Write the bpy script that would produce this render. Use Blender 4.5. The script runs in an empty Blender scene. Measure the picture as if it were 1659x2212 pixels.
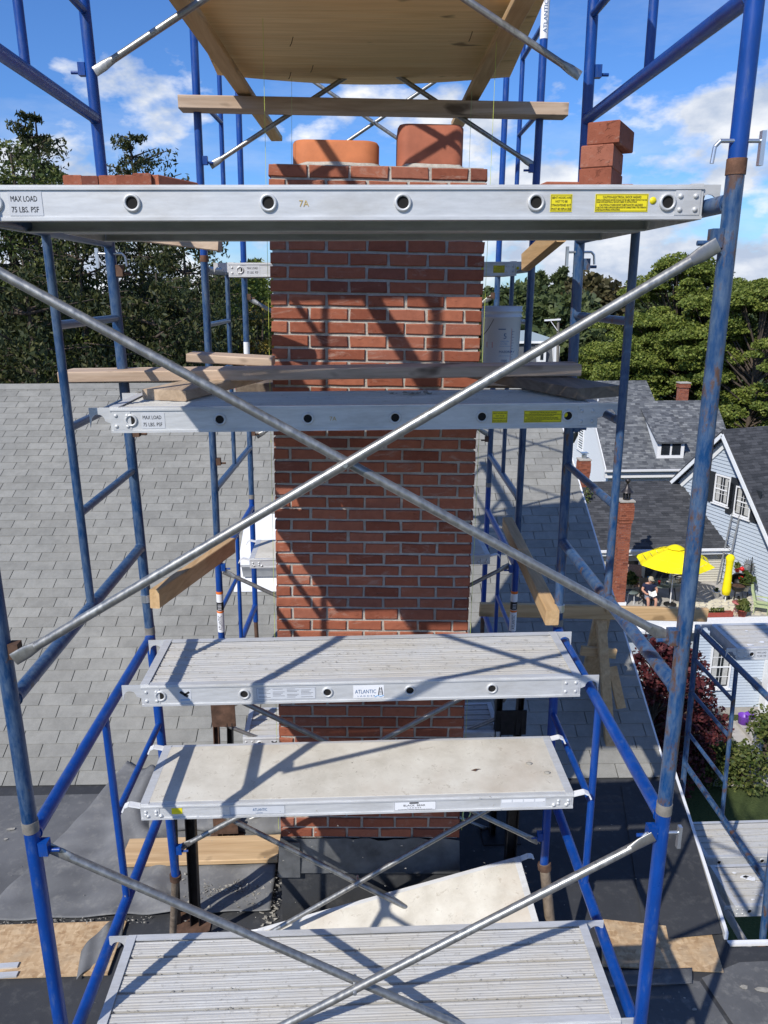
import bpy, math, random
import numpy as np
from mathutils import Vector, Matrix
random.seed(7); RNG = np.random.default_rng(11)
C = bpy.context.scene
COL = C.collection
R = math.radians

# ------------------------------------------------------------------ camera, sky, sun, exposure
YAW, PITCH, ROLL, FPX = R(2.0), R(16.0), R(-0.3), 1670.0       # survey of the photograph (1659 px wide)
cy, sy, cp, sp, cr, sr = math.cos(YAW), math.sin(YAW), math.cos(PITCH), math.sin(PITCH), math.cos(ROLL), math.sin(ROLL)
F = np.array([sy*cp, cy*cp, -sp]); r0 = np.array([cy, -sy, 0.0]); u0 = np.cross(r0, F)
RX = cr*r0 + sr*u0; UP = -sr*r0 + cr*u0
cam_d = bpy.data.cameras.new('camera'); cam = bpy.data.objects.new('camera', cam_d); COL.objects.link(cam)
cam.matrix_world = Matrix(((RX[0], UP[0], -F[0], 0), (RX[1], UP[1], -F[1], 0), (RX[2], UP[2], -F[2], 0), (0, 0, 0, 1)))
cam_d.sensor_fit = 'HORIZONTAL'; cam_d.sensor_width = 36.0; cam_d.lens = 36.0*FPX/1659.0
cam_d.clip_start = 0.05; cam_d.clip_end = 9000
C.camera = cam
SUN = Vector((0.67, 0.87, -1.0)).normalized()                   # direction the light travels
W = bpy.data.worlds.new('World'); C.world = W; W.use_nodes = True
nt = W.node_tree; nt.nodes.clear()
def N(t, **k):
    n = nt.nodes.new(t)
    for a, b in k.items(): setattr(n, a, b)
    return n
sky = N('ShaderNodeTexSky', sky_type='NISHITA', sun_disc=False)
sky.sun_elevation = math.asin(-SUN.z); sky.sun_rotation = math.atan2(-SUN.x, -SUN.y)
sky.air_density = 1.0; sky.dust_density = 0.25; sky.ozone_density = 3.2; sky.altitude = 50
tc = N('ShaderNodeTexCoord'); sep = N('ShaderNodeSeparateXYZ'); nt.links.new(tc.outputs['Generated'], sep.inputs[0])
def M(op, a, b=None, c=None, clamp=False):
    n = N('ShaderNodeMath', operation=op, use_clamp=clamp)
    for i, v in enumerate((a, b, c)):
        if v is None: continue
        if isinstance(v, (int, float)): n.inputs[i].default_value = v
        else: nt.links.new(v, n.inputs[i])
    return n.outputs[0]
zc = M('MAXIMUM', sep.outputs['Z'], 0.0); den = M('ADD', zc, 0.085)
cxx = M('DIVIDE', sep.outputs['X'], den); cyy = M('DIVIDE', sep.outputs['Y'], den)
cmb = N('ShaderNodeCombineXYZ'); nt.links.new(cxx, cmb.inputs[0]); nt.links.new(cyy, cmb.inputs[1]); nt.links.new(M('MULTIPLY', zc, 9.0), cmb.inputs[2])
cb2 = N('ShaderNodeCombineXYZ'); nt.links.new(sep.outputs['X'], cb2.inputs[0]); nt.links.new(sep.outputs['Y'], cb2.inputs[1]); nt.links.new(M('MULTIPLY', zc, 1.9), cb2.inputs[2])
def noise(scale, detail, rough, vec, off=0.0):
    n = N('ShaderNodeTexNoise', noise_dimensions='4D'); n.inputs['Scale'].default_value = scale; n.inputs['Detail'].default_value = detail
    n.inputs['Roughness'].default_value = rough; n.inputs['W'].default_value = off; nt.links.new(vec, n.inputs['Vector']); return n.outputs['Fac']
puff = noise(6.0, 10, 0.56, cb2.outputs[0], 4.6)
shade = noise(11.0, 7, 0.55, cb2.outputs[0], 9.1)
wisp = noise(0.55, 8, 0.66, cmb.outputs[0], 1.7)
low = M('SUBTRACT', 1.0, M('MULTIPLY', zc, 2.4), clamp=True)                 # more cover towards the horizon
thr = M('SUBTRACT', 0.70, M('MULTIPLY', low, 0.34))
cov = M('MULTIPLY', M('SUBTRACT', puff, thr), 12.0, clamp=True)
wv = M('MULTIPLY', M('MULTIPLY', M('SUBTRACT', wisp, 0.47, clamp=True), 2.1), 0.62, clamp=True)
cover = M('MAXIMUM', cov, wv)
skyt = N('ShaderNodeMix', data_type='RGBA', blend_type='MULTIPLY'); skyt.inputs[0].default_value = 1.0
nt.links.new(sky.outputs[0], skyt.inputs[6]); skyt.inputs[7].default_value = (0.40, 0.63, 0.97, 1)
cm = N('ShaderNodeMix', data_type='RGBA')
cm.inputs[6].default_value = (3.3, 3.9, 5.0, 1); cm.inputs[7].default_value = (6.7, 6.8, 7.0, 1)
nt.links.new(M('MULTIPLY', M('SUBTRACT', shade, 0.40), 4.5, clamp=True), cm.inputs[0])
mx = N('ShaderNodeMix', data_type='RGBA'); nt.links.new(cover, mx.inputs[0]); nt.links.new(skyt.outputs[2], mx.inputs[6]); nt.links.new(cm.outputs[2], mx.inputs[7])
bg = N('ShaderNodeBackground'); bg.inputs[1].default_value = 0.135; nt.links.new(mx.outputs[2], bg.inputs[0])
out = N('ShaderNodeOutputWorld'); nt.links.new(bg.outputs[0], out.inputs[0])
sl = bpy.data.lights.new('sun', 'SUN'); sl.energy = 4.3; sl.angle = R(0.55); sl.color = (1.0, 0.95, 0.87)
so = bpy.data.objects.new('sun', sl); COL.objects.link(so); so.rotation_euler = SUN.to_track_quat('-Z', 'Y').to_euler(); so.location = (-20, -26, 30)
C.view_settings.view_transform = 'Standard'; C.view_settings.look = 'None'; C.view_settings.exposure = 0.18; C.view_settings.gamma = 1.0
C.view_settings.use_curve_mapping = False
C.render.engine = 'CYCLES'; C.cycles.max_bounces = 6; C.cycles.transparent_max_bounces = 8

# ------------------------------------------------------------------ survey helpers
def ray(u, v): return F + RX*(u-829.5)/FPX + UP*(1106-v)/FPX
def at(u, v, x=None, y=None, z=None):
    d = ray(u, v)
    k = x/d[0] if x is not None else (y/d[1] if y is not None else z/d[2])
    return Vector(d*k)
def onp(u, v, P, n):
    d = ray(u, v); return Vector(d*(np.dot(P, n)/np.dot(d, n)))
V = Vector

# ------------------------------------------------------------------ materials
MATS = {}
class NT:
    def __init__(s, name):
        s.m = bpy.data.materials.new(name); s.m.use_nodes = True; s.t = s.m.node_tree
        s.b = s.t.nodes['Principled BSDF']; s.tc = None; MATS[name] = s.m
    def n(s, t, **k):
        q = s.t.nodes.new(t)
        for a, b in k.items(): setattr(q, a, b)
        return q
    def l(s, a, b): s.t.links.new(a, b)
    def co(s, kind='Object', scale=(1, 1, 1)):
        if not s.tc: s.tc = s.n('ShaderNodeTexCoord')
        if scale == (1, 1, 1): return s.tc.outputs[kind]
        mp = s.n('ShaderNodeMapping'); mp.inputs['Scale'].default_value = scale; s.l(s.tc.outputs[kind], mp.inputs[0]); return mp.outputs[0]
    def noise(s, scale, detail=4, rough=0.55, vec=None, dist=0.0):
        q = s.n('ShaderNodeTexNoise'); q.inputs['Scale'].default_value = scale; q.inputs['Detail'].default_value = detail
        q.inputs['Roughness'].default_value = rough; q.inputs['Distortion'].default_value = dist
        s.l(vec or s.co(), q.inputs['Vector']); return q.outputs['Fac']
    def ramp(s, fac, pts):
        q = s.n('ShaderNodeValToRGB'); e = q.color_ramp.elements
        while len(e) < len(pts): e.new(0.5)
        for i, (p, c) in enumerate(pts):
            e[i].position = p; e[i].color = (*c, 1) if len(c) == 3 else c
        s.l(fac, q.inputs[0]); return q.outputs[0]
    def mix(s, fac, a, b, blend='MIX'):
        q = s.n('ShaderNodeMix', data_type='RGBA', blend_type=blend)
        for i, v in ((0, fac), (6, a), (7, b)):
            if isinstance(v, (int, float)): q.inputs[i].default_value = v
            elif isinstance(v, tuple): q.inputs[i].default_value = (*v, 1)
            else: s.l(v, q.inputs[i])
        return q.outputs[2]
    def math(s, op, a, b=None, clamp=False):
        q = s.n('ShaderNodeMath', operation=op, use_clamp=clamp)
        for i, v in enumerate((a, b)):
            if v is None: continue
            if isinstance(v, (int, float)): q.inputs[i].default_value = v
            else: s.l(v, q.inputs[i])
        return q.outputs[0]
    def rnd(s):                                   # one random number per object and per loose piece
        o = s.n('ShaderNodeObjectInfo'); g = s.n('ShaderNodeNewGeometry')
        return s.math('FRACT', s.math('ADD', o.outputs['Random'], g.outputs['Random Per Island']))
    def base(s, v): 
        if isinstance(v, tuple): s.b.inputs['Base Color'].default_value = (*v, 1)
        else: s.l(v, s.b.inputs['Base Color'])
        return s
    def pr(s, rough=0.6, metal=0.0, spec=0.5):
        if isinstance(rough, (int, float)): s.b.inputs['Roughness'].default_value = rough
        else: s.l(rough, s.b.inputs['Roughness'])
        if isinstance(metal, (int, float)): s.b.inputs['Metallic'].default_value = metal
        else: s.l(metal, s.b.inputs['Metallic'])
        s.b.inputs['Specular IOR Level'].default_value = spec; return s
    def bump(s, h, strength=0.3, dist=0.01):
        q = s.n('ShaderNodeBump'); q.inputs['Strength'].default_value = strength; q.inputs['Distance'].default_value = dist
        s.l(h, q.inputs['Height']); s.l(q.outputs[0], s.b.inputs['Normal']); return s

def simple(name, c, rough=0.7, metal=0.0, var=0.15, scale=12, spec=0.4, bump=0.0):
    s = NT(name); f = s.noise(scale, 6, 0.6)
    d = tuple(x*(1-var) for x in c); h = tuple(min(1, x*(1+var)) for x in c)
    s.base(s.ramp(f, [(0.3, d), (0.7, h)])).pr(rough, metal, spec)
    if bump: s.bump(f, bump, 0.01)
    return s.m
def blue_paint(name, c, wear, rust):
    s = NT(name)
    f1 = s.noise(9, 8, 0.7, s.co(scale=(1, 1, 0.45))); f2 = s.noise(38, 8, 0.75, s.co(scale=(1, 1, 0.25))); f3 = s.noise(15, 8, 0.72, s.co(scale=(1, 1, 0.5)))
    base = s.ramp(f1, [(0.3, tuple(x*0.72 for x in c)), (0.7, tuple(x*1.25 for x in c))])
    worn = s.ramp(f2, [(0.56-wear*0.5, (0, 0, 0)), (0.72-wear*0.35, (1, 1, 1))])
    b2 = s.mix(s.math('MULTIPLY', worn, 0.35+wear*1.1, True), base, (0.10, 0.15, 0.22))
    rr = s.ramp(s.math('ADD', s.math('MULTIPLY', f3, 0.65), s.math('MULTIPLY', f2, 0.35)), [(0.66-rust*0.22, (0, 0, 0)), (0.69-rust*0.16, (1, 1, 1))])
    s.base(s.mix(rr, b2, (0.095, 0.052, 0.036))).pr(s.ramp(f2, [(0.3, (.24,)*3), (0.7, (.5,)*3)]), 0.0, 0.55)
    s.bump(s.math('ADD', f2, rr), 0.25, 0.002); return s.m
blue_paint('blue_new', (0.001, 0.046, 0.25), 0.05, 0.0)
blue_paint('blue_worn', (0.006, 0.042, 0.130), 0.30, 0.30)
blue_paint('blue_rust', (0.006, 0.046, 0.145), 0.34, 0.62)
def galv():
    s = NT('galvanised'); f = s.noise(55, 6, 0.6, s.co(scale=(1, 1, 0.6))); g = s.noise(6, 6, 0.6)
    s.base(s.mix(s.ramp(g, [(0.35, (0, 0, 0)), (0.7, (1, 1, 1))]), s.ramp(f, [(0.3, (0.22, 0.225, 0.22)), (0.7, (0.44, 0.445, 0.43))]), (0.30, 0.29, 0.27)))
    s.pr(s.ramp(f, [(0.3, (.3,)*3), (0.7, (.5,)*3)]), 0.75); s.bump(f, 0.12, 0.002)
galv()
def alu(name, c, metal, dirt):
    s = NT(name); f = s.noise(7, 8, 0.68, s.co(scale=(0.35, 1, 1))); g = s.noise(60, 6, 0.7, s.co(scale=(0.15, 1, 1)))
    a = s.ramp(g, [(0.3, tuple(x*0.86 for x in c)), (0.7, tuple(x*1.08 for x in c))])
    s.base(s.mix(s.math('MULTIPLY', s.ramp(f, [(0.48, (0, 0, 0)), (0.70, (1, 1, 1))]), dirt), a, (0.34, 0.32, 0.28)))
    s.pr(s.ramp(f, [(0.3, (.42,)*3), (0.7, (.64,)*3)]), metal); s.bump(g, 0.08, 0.002)
alu('aluminium', (0.62, 0.63, 0.635), 0.32, 0.45)
def deckmat():                                          # extruded deck panels: fine ribs run along x, dried mortar dust on them
    s = NT('deck_aluminium'); f = s.noise(4.5, 9, 0.7, s.co(scale=(0.5, 1.4, 1))); g = s.noise(90, 5, 0.7, s.co(scale=(0.05, 1, 1))); h = s.noise(30, 8, 0.75)
    a = s.ramp(g, [(0.3, (0.46, 0.46, 0.45)), (0.7, (0.64, 0.64, 0.625))])
    b = s.mix(s.ramp(f, [(0.40, (0, 0, 0)), (0.66, (0.8, 0.8, 0.8))]), a, (0.54, 0.51, 0.45))
    s.base(s.mix(s.ramp(h, [(0.57, (0, 0, 0)), (0.68, (0.75, 0.75, 0.75))]), b, (0.25, 0.235, 0.21))).pr(0.62, 0.2)
    w = s.n('ShaderNodeTexWave', wave_type='BANDS', bands_direction='Y'); w.inputs['Scale'].default_value = 26; s.l(s.co(), w.inputs[0])
    s.bump(s.math('ADD', w.outputs['Fac'], s.math('MULTIPLY', h, 1.2)), 0.45, 0.003)
deckmat()
def creamply():
    s = NT('cream_deck'); f = s.noise(6, 9, 0.66); g = s.noise(24, 9, 0.75, dist=0.4); k = s.noise(2.1, 6, 0.6)
    a = s.ramp(f, [(0.3, (0.44, 0.41, 0.345)), (0.55, (0.58, 0.55, 0.48)), (0.75, (0.66, 0.64, 0.57))])
    b = s.mix(s.ramp(g, [(0.57, (0, 0, 0)), (0.68, (0.75, 0.75, 0.75))]), a, (0.30, 0.26, 0.20))
    s.base(s.mix(s.ramp(k, [(0.55, (0, 0, 0)), (0.75, (0.5, 0.5, 0.5))]), b, (0.46, 0.38, 0.30))).pr(0.8); s.bump(g, 0.15, 0.002)
creamply()
def brickmat():
    s = NT('brick_clay'); r = s.rnd(); f = s.noise(26, 8, 0.7); g = s.noise(160, 4, 0.7); sc = s.noise(11, 7, 0.75, s.co(scale=(0.6, 1, 1.6)), 0.8)
    a = s.ramp(r, [(0.0, (0.25, 0.076, 0.042)), (0.3, (0.33, 0.106, 0.058)), (0.7, (0.39, 0.136, 0.076)), (0.92, (0.33, 0.12, 0.075)), (1.0, (0.18, 0.058, 0.038))])
    b = s.mix(0.6, a, s.ramp(f, [(0.3, (0.55, 0.5, 0.5)), (0.7, (1.0, 1.0, 1.0))]), 'MULTIPLY')
    gw = s.math('MULTIPLY', s.ramp(sc, [(0.56, (0, 0, 0)), (0.72, (1, 1, 1))]), 0.65)
    s.base(s.mix(gw, b, (0.42, 0.30, 0.24))).pr(0.86, 0, 0.3)
    cr = s.ramp(s.noise(17, 6, 0.8, s.co(scale=(1, 1, 2.6)), 1.2), [(0.30, (0, 0, 0)), (0.40, (1, 1, 1))])
    s.bump(s.math('ADD', s.math('MULTIPLY', g, 0.35), cr), 0.8, 0.004)
brickmat()
def mortar():
    s = NT('mortar'); f = s.noise(30, 8, 0.7); g = s.noise(140, 4, 0.6)
    s.base(s.ramp(f, [(0.3, (0.33, 0.305, 0.265)), (0.7, (0.53, 0.50, 0.45))])).pr(0.93, 0, 0.2); s.bump(s.math('ADD', f, g), 0.7, 0.006)
mortar()
def shingle(name, stops, mic=0.35):
    s = NT(name); r = s.rnd(); g = s.noise(260, 3, 0.7); f = s.noise(9, 8, 0.7); k = s.noise(1.1, 6, 0.62)
    a = s.ramp(r, stops)
    b = s.mix(0.7, a, s.ramp(g, [(0.3, (1-mic,)*3), (0.7, (1.0+mic*.4,)*3)]), 'MULTIPLY')
    c = s.mix(0.6, b, s.ramp(f, [(0.35, (0.72,)*3), (0.65, (1.05,)*3)]), 'MULTIPLY')
    s.base(s.mix(0.55, c, s.ramp(k, [(0.35, (0.82, 0.83, 0.84)), (0.65, (1.06, 1.05, 1.03))]), 'MULTIPLY')).pr(0.95, 0, 0.2)
    s.bump(s.math('ADD', g, f), 0.7, 0.003); return s.m
shingle('shingle_grey', [(0, (0.262, 0.258, 0.236)), (0.5, (0.292, 0.288, 0.264)), (1, (0.322, 0.318, 0.292))])
shingle('shingle_weathered', [(0, (0.085, 0.092, 0.105)), (0.5, (0.14, 0.15, 0.165)), (0.85, (0.19, 0.20, 0.21)), (1, (0.26, 0.27, 0.28))])
shingle('shingle_dark', [(0, (0.045, 0.048, 0.055)), (0.5, (0.065, 0.068, 0.076)), (1, (0.095, 0.098, 0.108))])
def woodmat(name, dark, light, ax=0, knots=0.5, rough=0.7):
    s = NT(name); sc = [14, 14, 14]; sc[ax] = 0.9
    f = s.noise(1.0, 8, 0.62, s.co(scale=tuple(sc)), 1.2); sc2 = [60, 60, 60]; sc2[ax] = 2.2; g = s.noise(1.0, 5, 0.6, s.co(scale=tuple(sc2)))
    sc3 = [3.2, 3.2, 3.2]; sc3[ax] = 1.6; k = s.noise(1.7, 3, 0.5, s.co(scale=tuple(sc3)))
    a = s.ramp(f, [(0.28, dark), (0.5, tuple((x+y)/2 for x, y in zip(dark, light))), (0.72, light)])
    b = s.mix(0.45, a, s.ramp(g, [(0.3, (0.68,)*3), (0.65, (1.05,)*3)]), 'MULTIPLY')
    s.base(s.mix(s.math('MULTIPLY', s.ramp(k, [(0.66, (0, 0, 0)), (0.72, (1, 1, 1))]), knots), b, tuple(x*0.3 for x in dark))).pr(rough, 0, 0.3)
    s.bump(s.math('ADD', f, g), 0.3, 0.002); return s.m
woodmat('lumber_new_x', (0.44, 0.27, 0.12), (0.66, 0.46, 0.25)); woodmat('lumber_new_y', (0.44, 0.27, 0.12), (0.66, 0.46, 0.25), 1)
woodmat('lumber_grey_x', (0.36, 0.25, 0.17), (0.64, 0.50, 0.38), 0, 0.9); woodmat('lumber_grey_y', (0.28, 0.20, 0.13), (0.54, 0.42, 0.30), 1)
woodmat('plywood_ply', (0.72, 0.47, 0.21), (0.90, 0.67, 0.36), 0, 0.9); woodmat('board_raw', (0.44, 0.28, 0.14), (0.66, 0.47, 0.27), 0, 0.6)
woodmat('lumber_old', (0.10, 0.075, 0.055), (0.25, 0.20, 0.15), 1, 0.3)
def osbmat():
    s = NT('strand_board'); v = s.n('ShaderNodeTexVoronoi', voronoi_dimensions='3D'); v.inputs['Scale'].default_value = 30; s.l(s.co(scale=(0.7, 1.7, 1)), v.inputs[0])
    v2 = s.n('ShaderNodeTexVoronoi', voronoi_dimensions='3D'); v2.inputs['Scale'].default_value = 34; s.l(s.co(scale=(1.8, 0.8, 1)), v2.inputs[0]); f = s.noise(5, 8, 0.7)
    a = s.ramp(v.outputs['Color'], [(0.15, (0.30, 0.185, 0.09)), (0.5, (0.47, 0.32, 0.175)), (0.85, (0.62, 0.46, 0.28))])
    b = s.mix(0.5, a, s.ramp(v2.outputs['Color'], [(0.1, (0.36, 0.22, 0.11)), (0.9, (0.60, 0.43, 0.25))]))
    s.base(s.mix(s.ramp(f, [(0.5, (0, 0, 0)), (0.72, (0.6,)*3)]), b, (0.36, 0.29, 0.20))).pr(0.8); s.bump(v.outputs['Distance'], 0.3, 0.003)
osbmat()
def membrane(name, c, dust, sc=1.3):
    s = NT(name); f = s.noise(sc, 9, 0.66, dist=0.4); g = s.noise(14, 8, 0.7); h = s.noise(60, 4, 0.7)
    a = s.mix(s.ramp(f, [(0.38, (0, 0, 0)), (0.68, (1, 1, 1))]), c, tuple(x*1.0+dust*0.10 for x in c))
    s.base(s.mix(s.math('MULTIPLY', s.ramp(g, [(0.52, (0, 0, 0)), (0.74, (1, 1, 1))]), dust), a, (0.26, 0.255, 0.235))).pr(0.72, 0, 0.35)
    s.bump(s.math('ADD', g, h), 0.25, 0.004)
membrane('rubber_dusty', (0.085, 0.087, 0.090), 0.55); membrane('rubber_black', (0.034, 0.036, 0.040), 0.16); membrane('rubber_grey', (0.125, 0.127, 0.128), 0.7, 2.2)
simple('lead_flashing', (0.12, 0.125, 0.13), 0.55, 0.35, 0.4, 7, bump=0.3)
simple('flue_orange', (0.50, 0.165, 0.065), 0.75, 0, 0.16, 9, bump=0.2); simple('flue_red', (0.33, 0.105, 0.058), 0.78, 0, 0.18, 9, bump=0.2)
simple('white_paint', (0.78, 0.79, 0.80), 0.55, 0, 0.05); simple('white_metal', (0.72, 0.73, 0.74), 0.4, 0, 0.05)
simple('siding_blue', (0.44, 0.50, 0.57), 0.6, 0, 0.05); simple('siding_white', (0.74, 0.77, 0.80), 0.6, 0, 0.05); simple('siding_tan', (0.50, 0.48, 0.41), 0.6, 0, 0.05)
simple('black_steel', (0.018, 0.018, 0.020), 0.5, 0.3, 0.5, 20); simple('rust_steel', (0.105, 0.060, 0.040), 0.8, 0.2, 0.5, 14, bump=0.3)
simple('zinc', (0.62, 0.65, 0.68), 0.3, 0.85, 0.1); simple('rust_collar', (0.15, 0.075, 0.045), 0.75, 0.2, 0.4, 30, bump=0.3)
simple('collar_grey', (0.26, 0.24, 0.21), 0.6, 0.3, 0.25, 30)
simple('dark_hole', (0.012, 0.011, 0.010), 0.9); simple('label_white', (0.74, 0.75, 0.77), 0.45, 0, 0.03); simple('label_yellow', (0.78, 0.66, 0.015), 0.45, 0, 0.05)
simple('label_silver', (0.55, 0.57, 0.60), 0.45, 0, 0.05); simple('ink_black', (0.02, 0.02, 0.022), 0.6, 0, 0.0); simple('ink_grey', (0.15, 0.15, 0.16), 0.6, 0, 0.0)
simple('ink_blue', (0.02, 0.10, 0.25), 0.6, 0, 0.0); simple('ink_lightblue', (0.12, 0.33, 0.60), 0.6, 0, 0.0); simple('ink_orange', (0.72, 0.16, 0.02), 0.5, 0, 0.0); simple('ink_tan', (0.50, 0.36, 0.12), 0.6, 0, 0.0)
simple('ink_red', (0.55, 0.10, 0.08), 0.5, 0, 0.0)
simple('pail_plastic', (0.62, 0.65, 0.69), 0.45, 0, 0.05, 4); simple('red_plastic', (0.65, 0.02, 0.02), 0.4); simple('purple_plastic', (0.17, 0.05, 0.42), 0.4)
simple('string_yellow', (0.55, 0.62, 0.10), 0.7, 0, 0.0); simple('string_green', (0.45, 0.62, 0.30), 0.7)
simple('umbrella_yellow', (0.86, 0.72, 0.004), 0.75, 0, 0.04, 3); simple('concrete', (0.40, 0.38, 0.35), 0.9, 0, 0.16, 2.5, bump=0.2); simple('asphalt', (0.05, 0.05, 0.052), 0.9)
simple('skin', (0.50, 0.27, 0.19), 0.6, 0, 0.06); simple('navy_cloth', (0.014, 0.020, 0.055), 0.85); simple('shorts_cloth', (0.20, 0.22, 0.28), 0.85); simple('cap_cloth', (0.40, 0.36, 0.29), 0.85)
simple('iron_black', (0.015, 0.015, 0.016), 0.5, 0.2); simple('glass_top', (0.13, 0.16, 0.15), 0.15); simple('window_glass', (0.02, 0.024, 0.03), 0.08, 0, 0.3, 2, 0.8)
simple('curtain', (0.45, 0.45, 0.43), 0.8); simple('shutter_black', (0.022, 0.026, 0.032), 0.6); simple('terracotta', (0.32, 0.06, 0.04), 0.7); simple('stone_pot', (0.45, 0.44, 0.41), 0.9, 0, 0.2)
simple('striped_cushion', (0.36, 0.22, 0.17), 0.85, 0, 0.4, 22); simple('green_plastic', (0.02, 0.13, 0.08), 0.5); simple('adirondack_green', (0.40, 0.46, 0.24), 0.7); simple('rose_metal', (0.42, 0.13, 0.13), 0.6)
simple('bark', (0.085, 0.065, 0.05), 0.95, 0, 0.35, 14, bump=0.6); simple('bark_grey', (0.18, 0.165, 0.145), 0.95, 0, 0.3, 14, bump=0.5)
simple('rubble', (0.30, 0.285, 0.25), 0.95, 0, 0.25, 40, bump=0.4); simple('ladder_alu', (0.33, 0.34, 0.35), 0.5, 0.4); simple('flagstone', (0.62, 0.57, 0.44), 0.85, 0, 0.2, 1.4); simple('paper', (0.8, 0.79, 0.76), 0.7)
simple('bear_cap', (0.05, 0.045, 0.045), 0.4, 0.6); simple('clapboard_cream', (0.62, 0.58, 0.44), 0.7); simple('metal_blue_roof', (0.30, 0.36, 0.38), 0.6); simple('tarp_wood', (0.36, 0.34, 0.31), 0.8)
def grass():
    s = NT('grass_ground'); f = s.noise(0.35, 8, 0.7); g = s.noise(14, 6, 0.7)
    s.base(s.mix(0.5, s.ramp(f, [(0.3, (0.030, 0.050, 0.014)), (0.7, (0.075, 0.105, 0.030))]), s.ramp(g, [(0.3, (0.02, 0.035, 0.01)), (0.7, (0.10, 0.12, 0.05))]))).pr(0.95, 0, 0.2)
    s.bump(g, 0.8, 0.05)
grass()
def leafmat(name, stops):
    s = NT(name); r = s.rnd(); k = s.noise(0.5, 5, 0.6)
    c = s.mix(0.55, s.ramp(r, stops), s.ramp(k, [(0.35, (0.62, 0.66, 0.6)), (0.65, (1.25, 1.2, 1.1))]), 'MULTIPLY')
    s.base(c).pr(0.6, 0, 0.35)
    tr = s.n('ShaderNodeBsdfTranslucent'); s.l(c, tr.inputs[0]); ms = s.n('ShaderNodeMixShader'); ms.inputs[0].default_value = 0.28
    s.l(s.b.outputs[0], ms.inputs[1]); s.l(tr.outputs[0], ms.inputs[2]); s.l(ms.outputs[0], s.t.nodes['Material Output'].inputs[0])
leafmat('leaf_hemlock', [(0, (0.022, 0.036, 0.015)), (0.5, (0.042, 0.060, 0.020)), (1, (0.105, 0.105, 0.032))])
leafmat('leaf_pine', [(0, (0.085, 0.125, 0.022)), (0.5, (0.165, 0.215, 0.040)), (1, (0.27, 0.30, 0.065))])
leafmat('leaf_far', [(0, (0.050, 0.075, 0.030)), (0.5, (0.085, 0.115, 0.040)), (1, (0.13, 0.155, 0.06))])
leafmat('leaf_autumn', [(0, (0.10, 0.095, 0.025)), (0.5, (0.18, 0.15, 0.03)), (1, (0.30, 0.21, 0.04))])
leafmat('leaf_brownish', [(0, (0.060, 0.055, 0.022)), (0.5, (0.095, 0.085, 0.035)), (1, (0.13, 0.105, 0.05))])
leafmat('leaf_maple_red', [(0, (0.035, 0.008, 0.012)), (0.5, (0.085, 0.016, 0.022)), (1, (0.15, 0.035, 0.035))])
leafmat('leaf_shrub', [(0, (0.04, 0.07, 0.016)), (0.5, (0.09, 0.125, 0.030)), (1, (0.19, 0.20, 0.06))])

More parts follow.
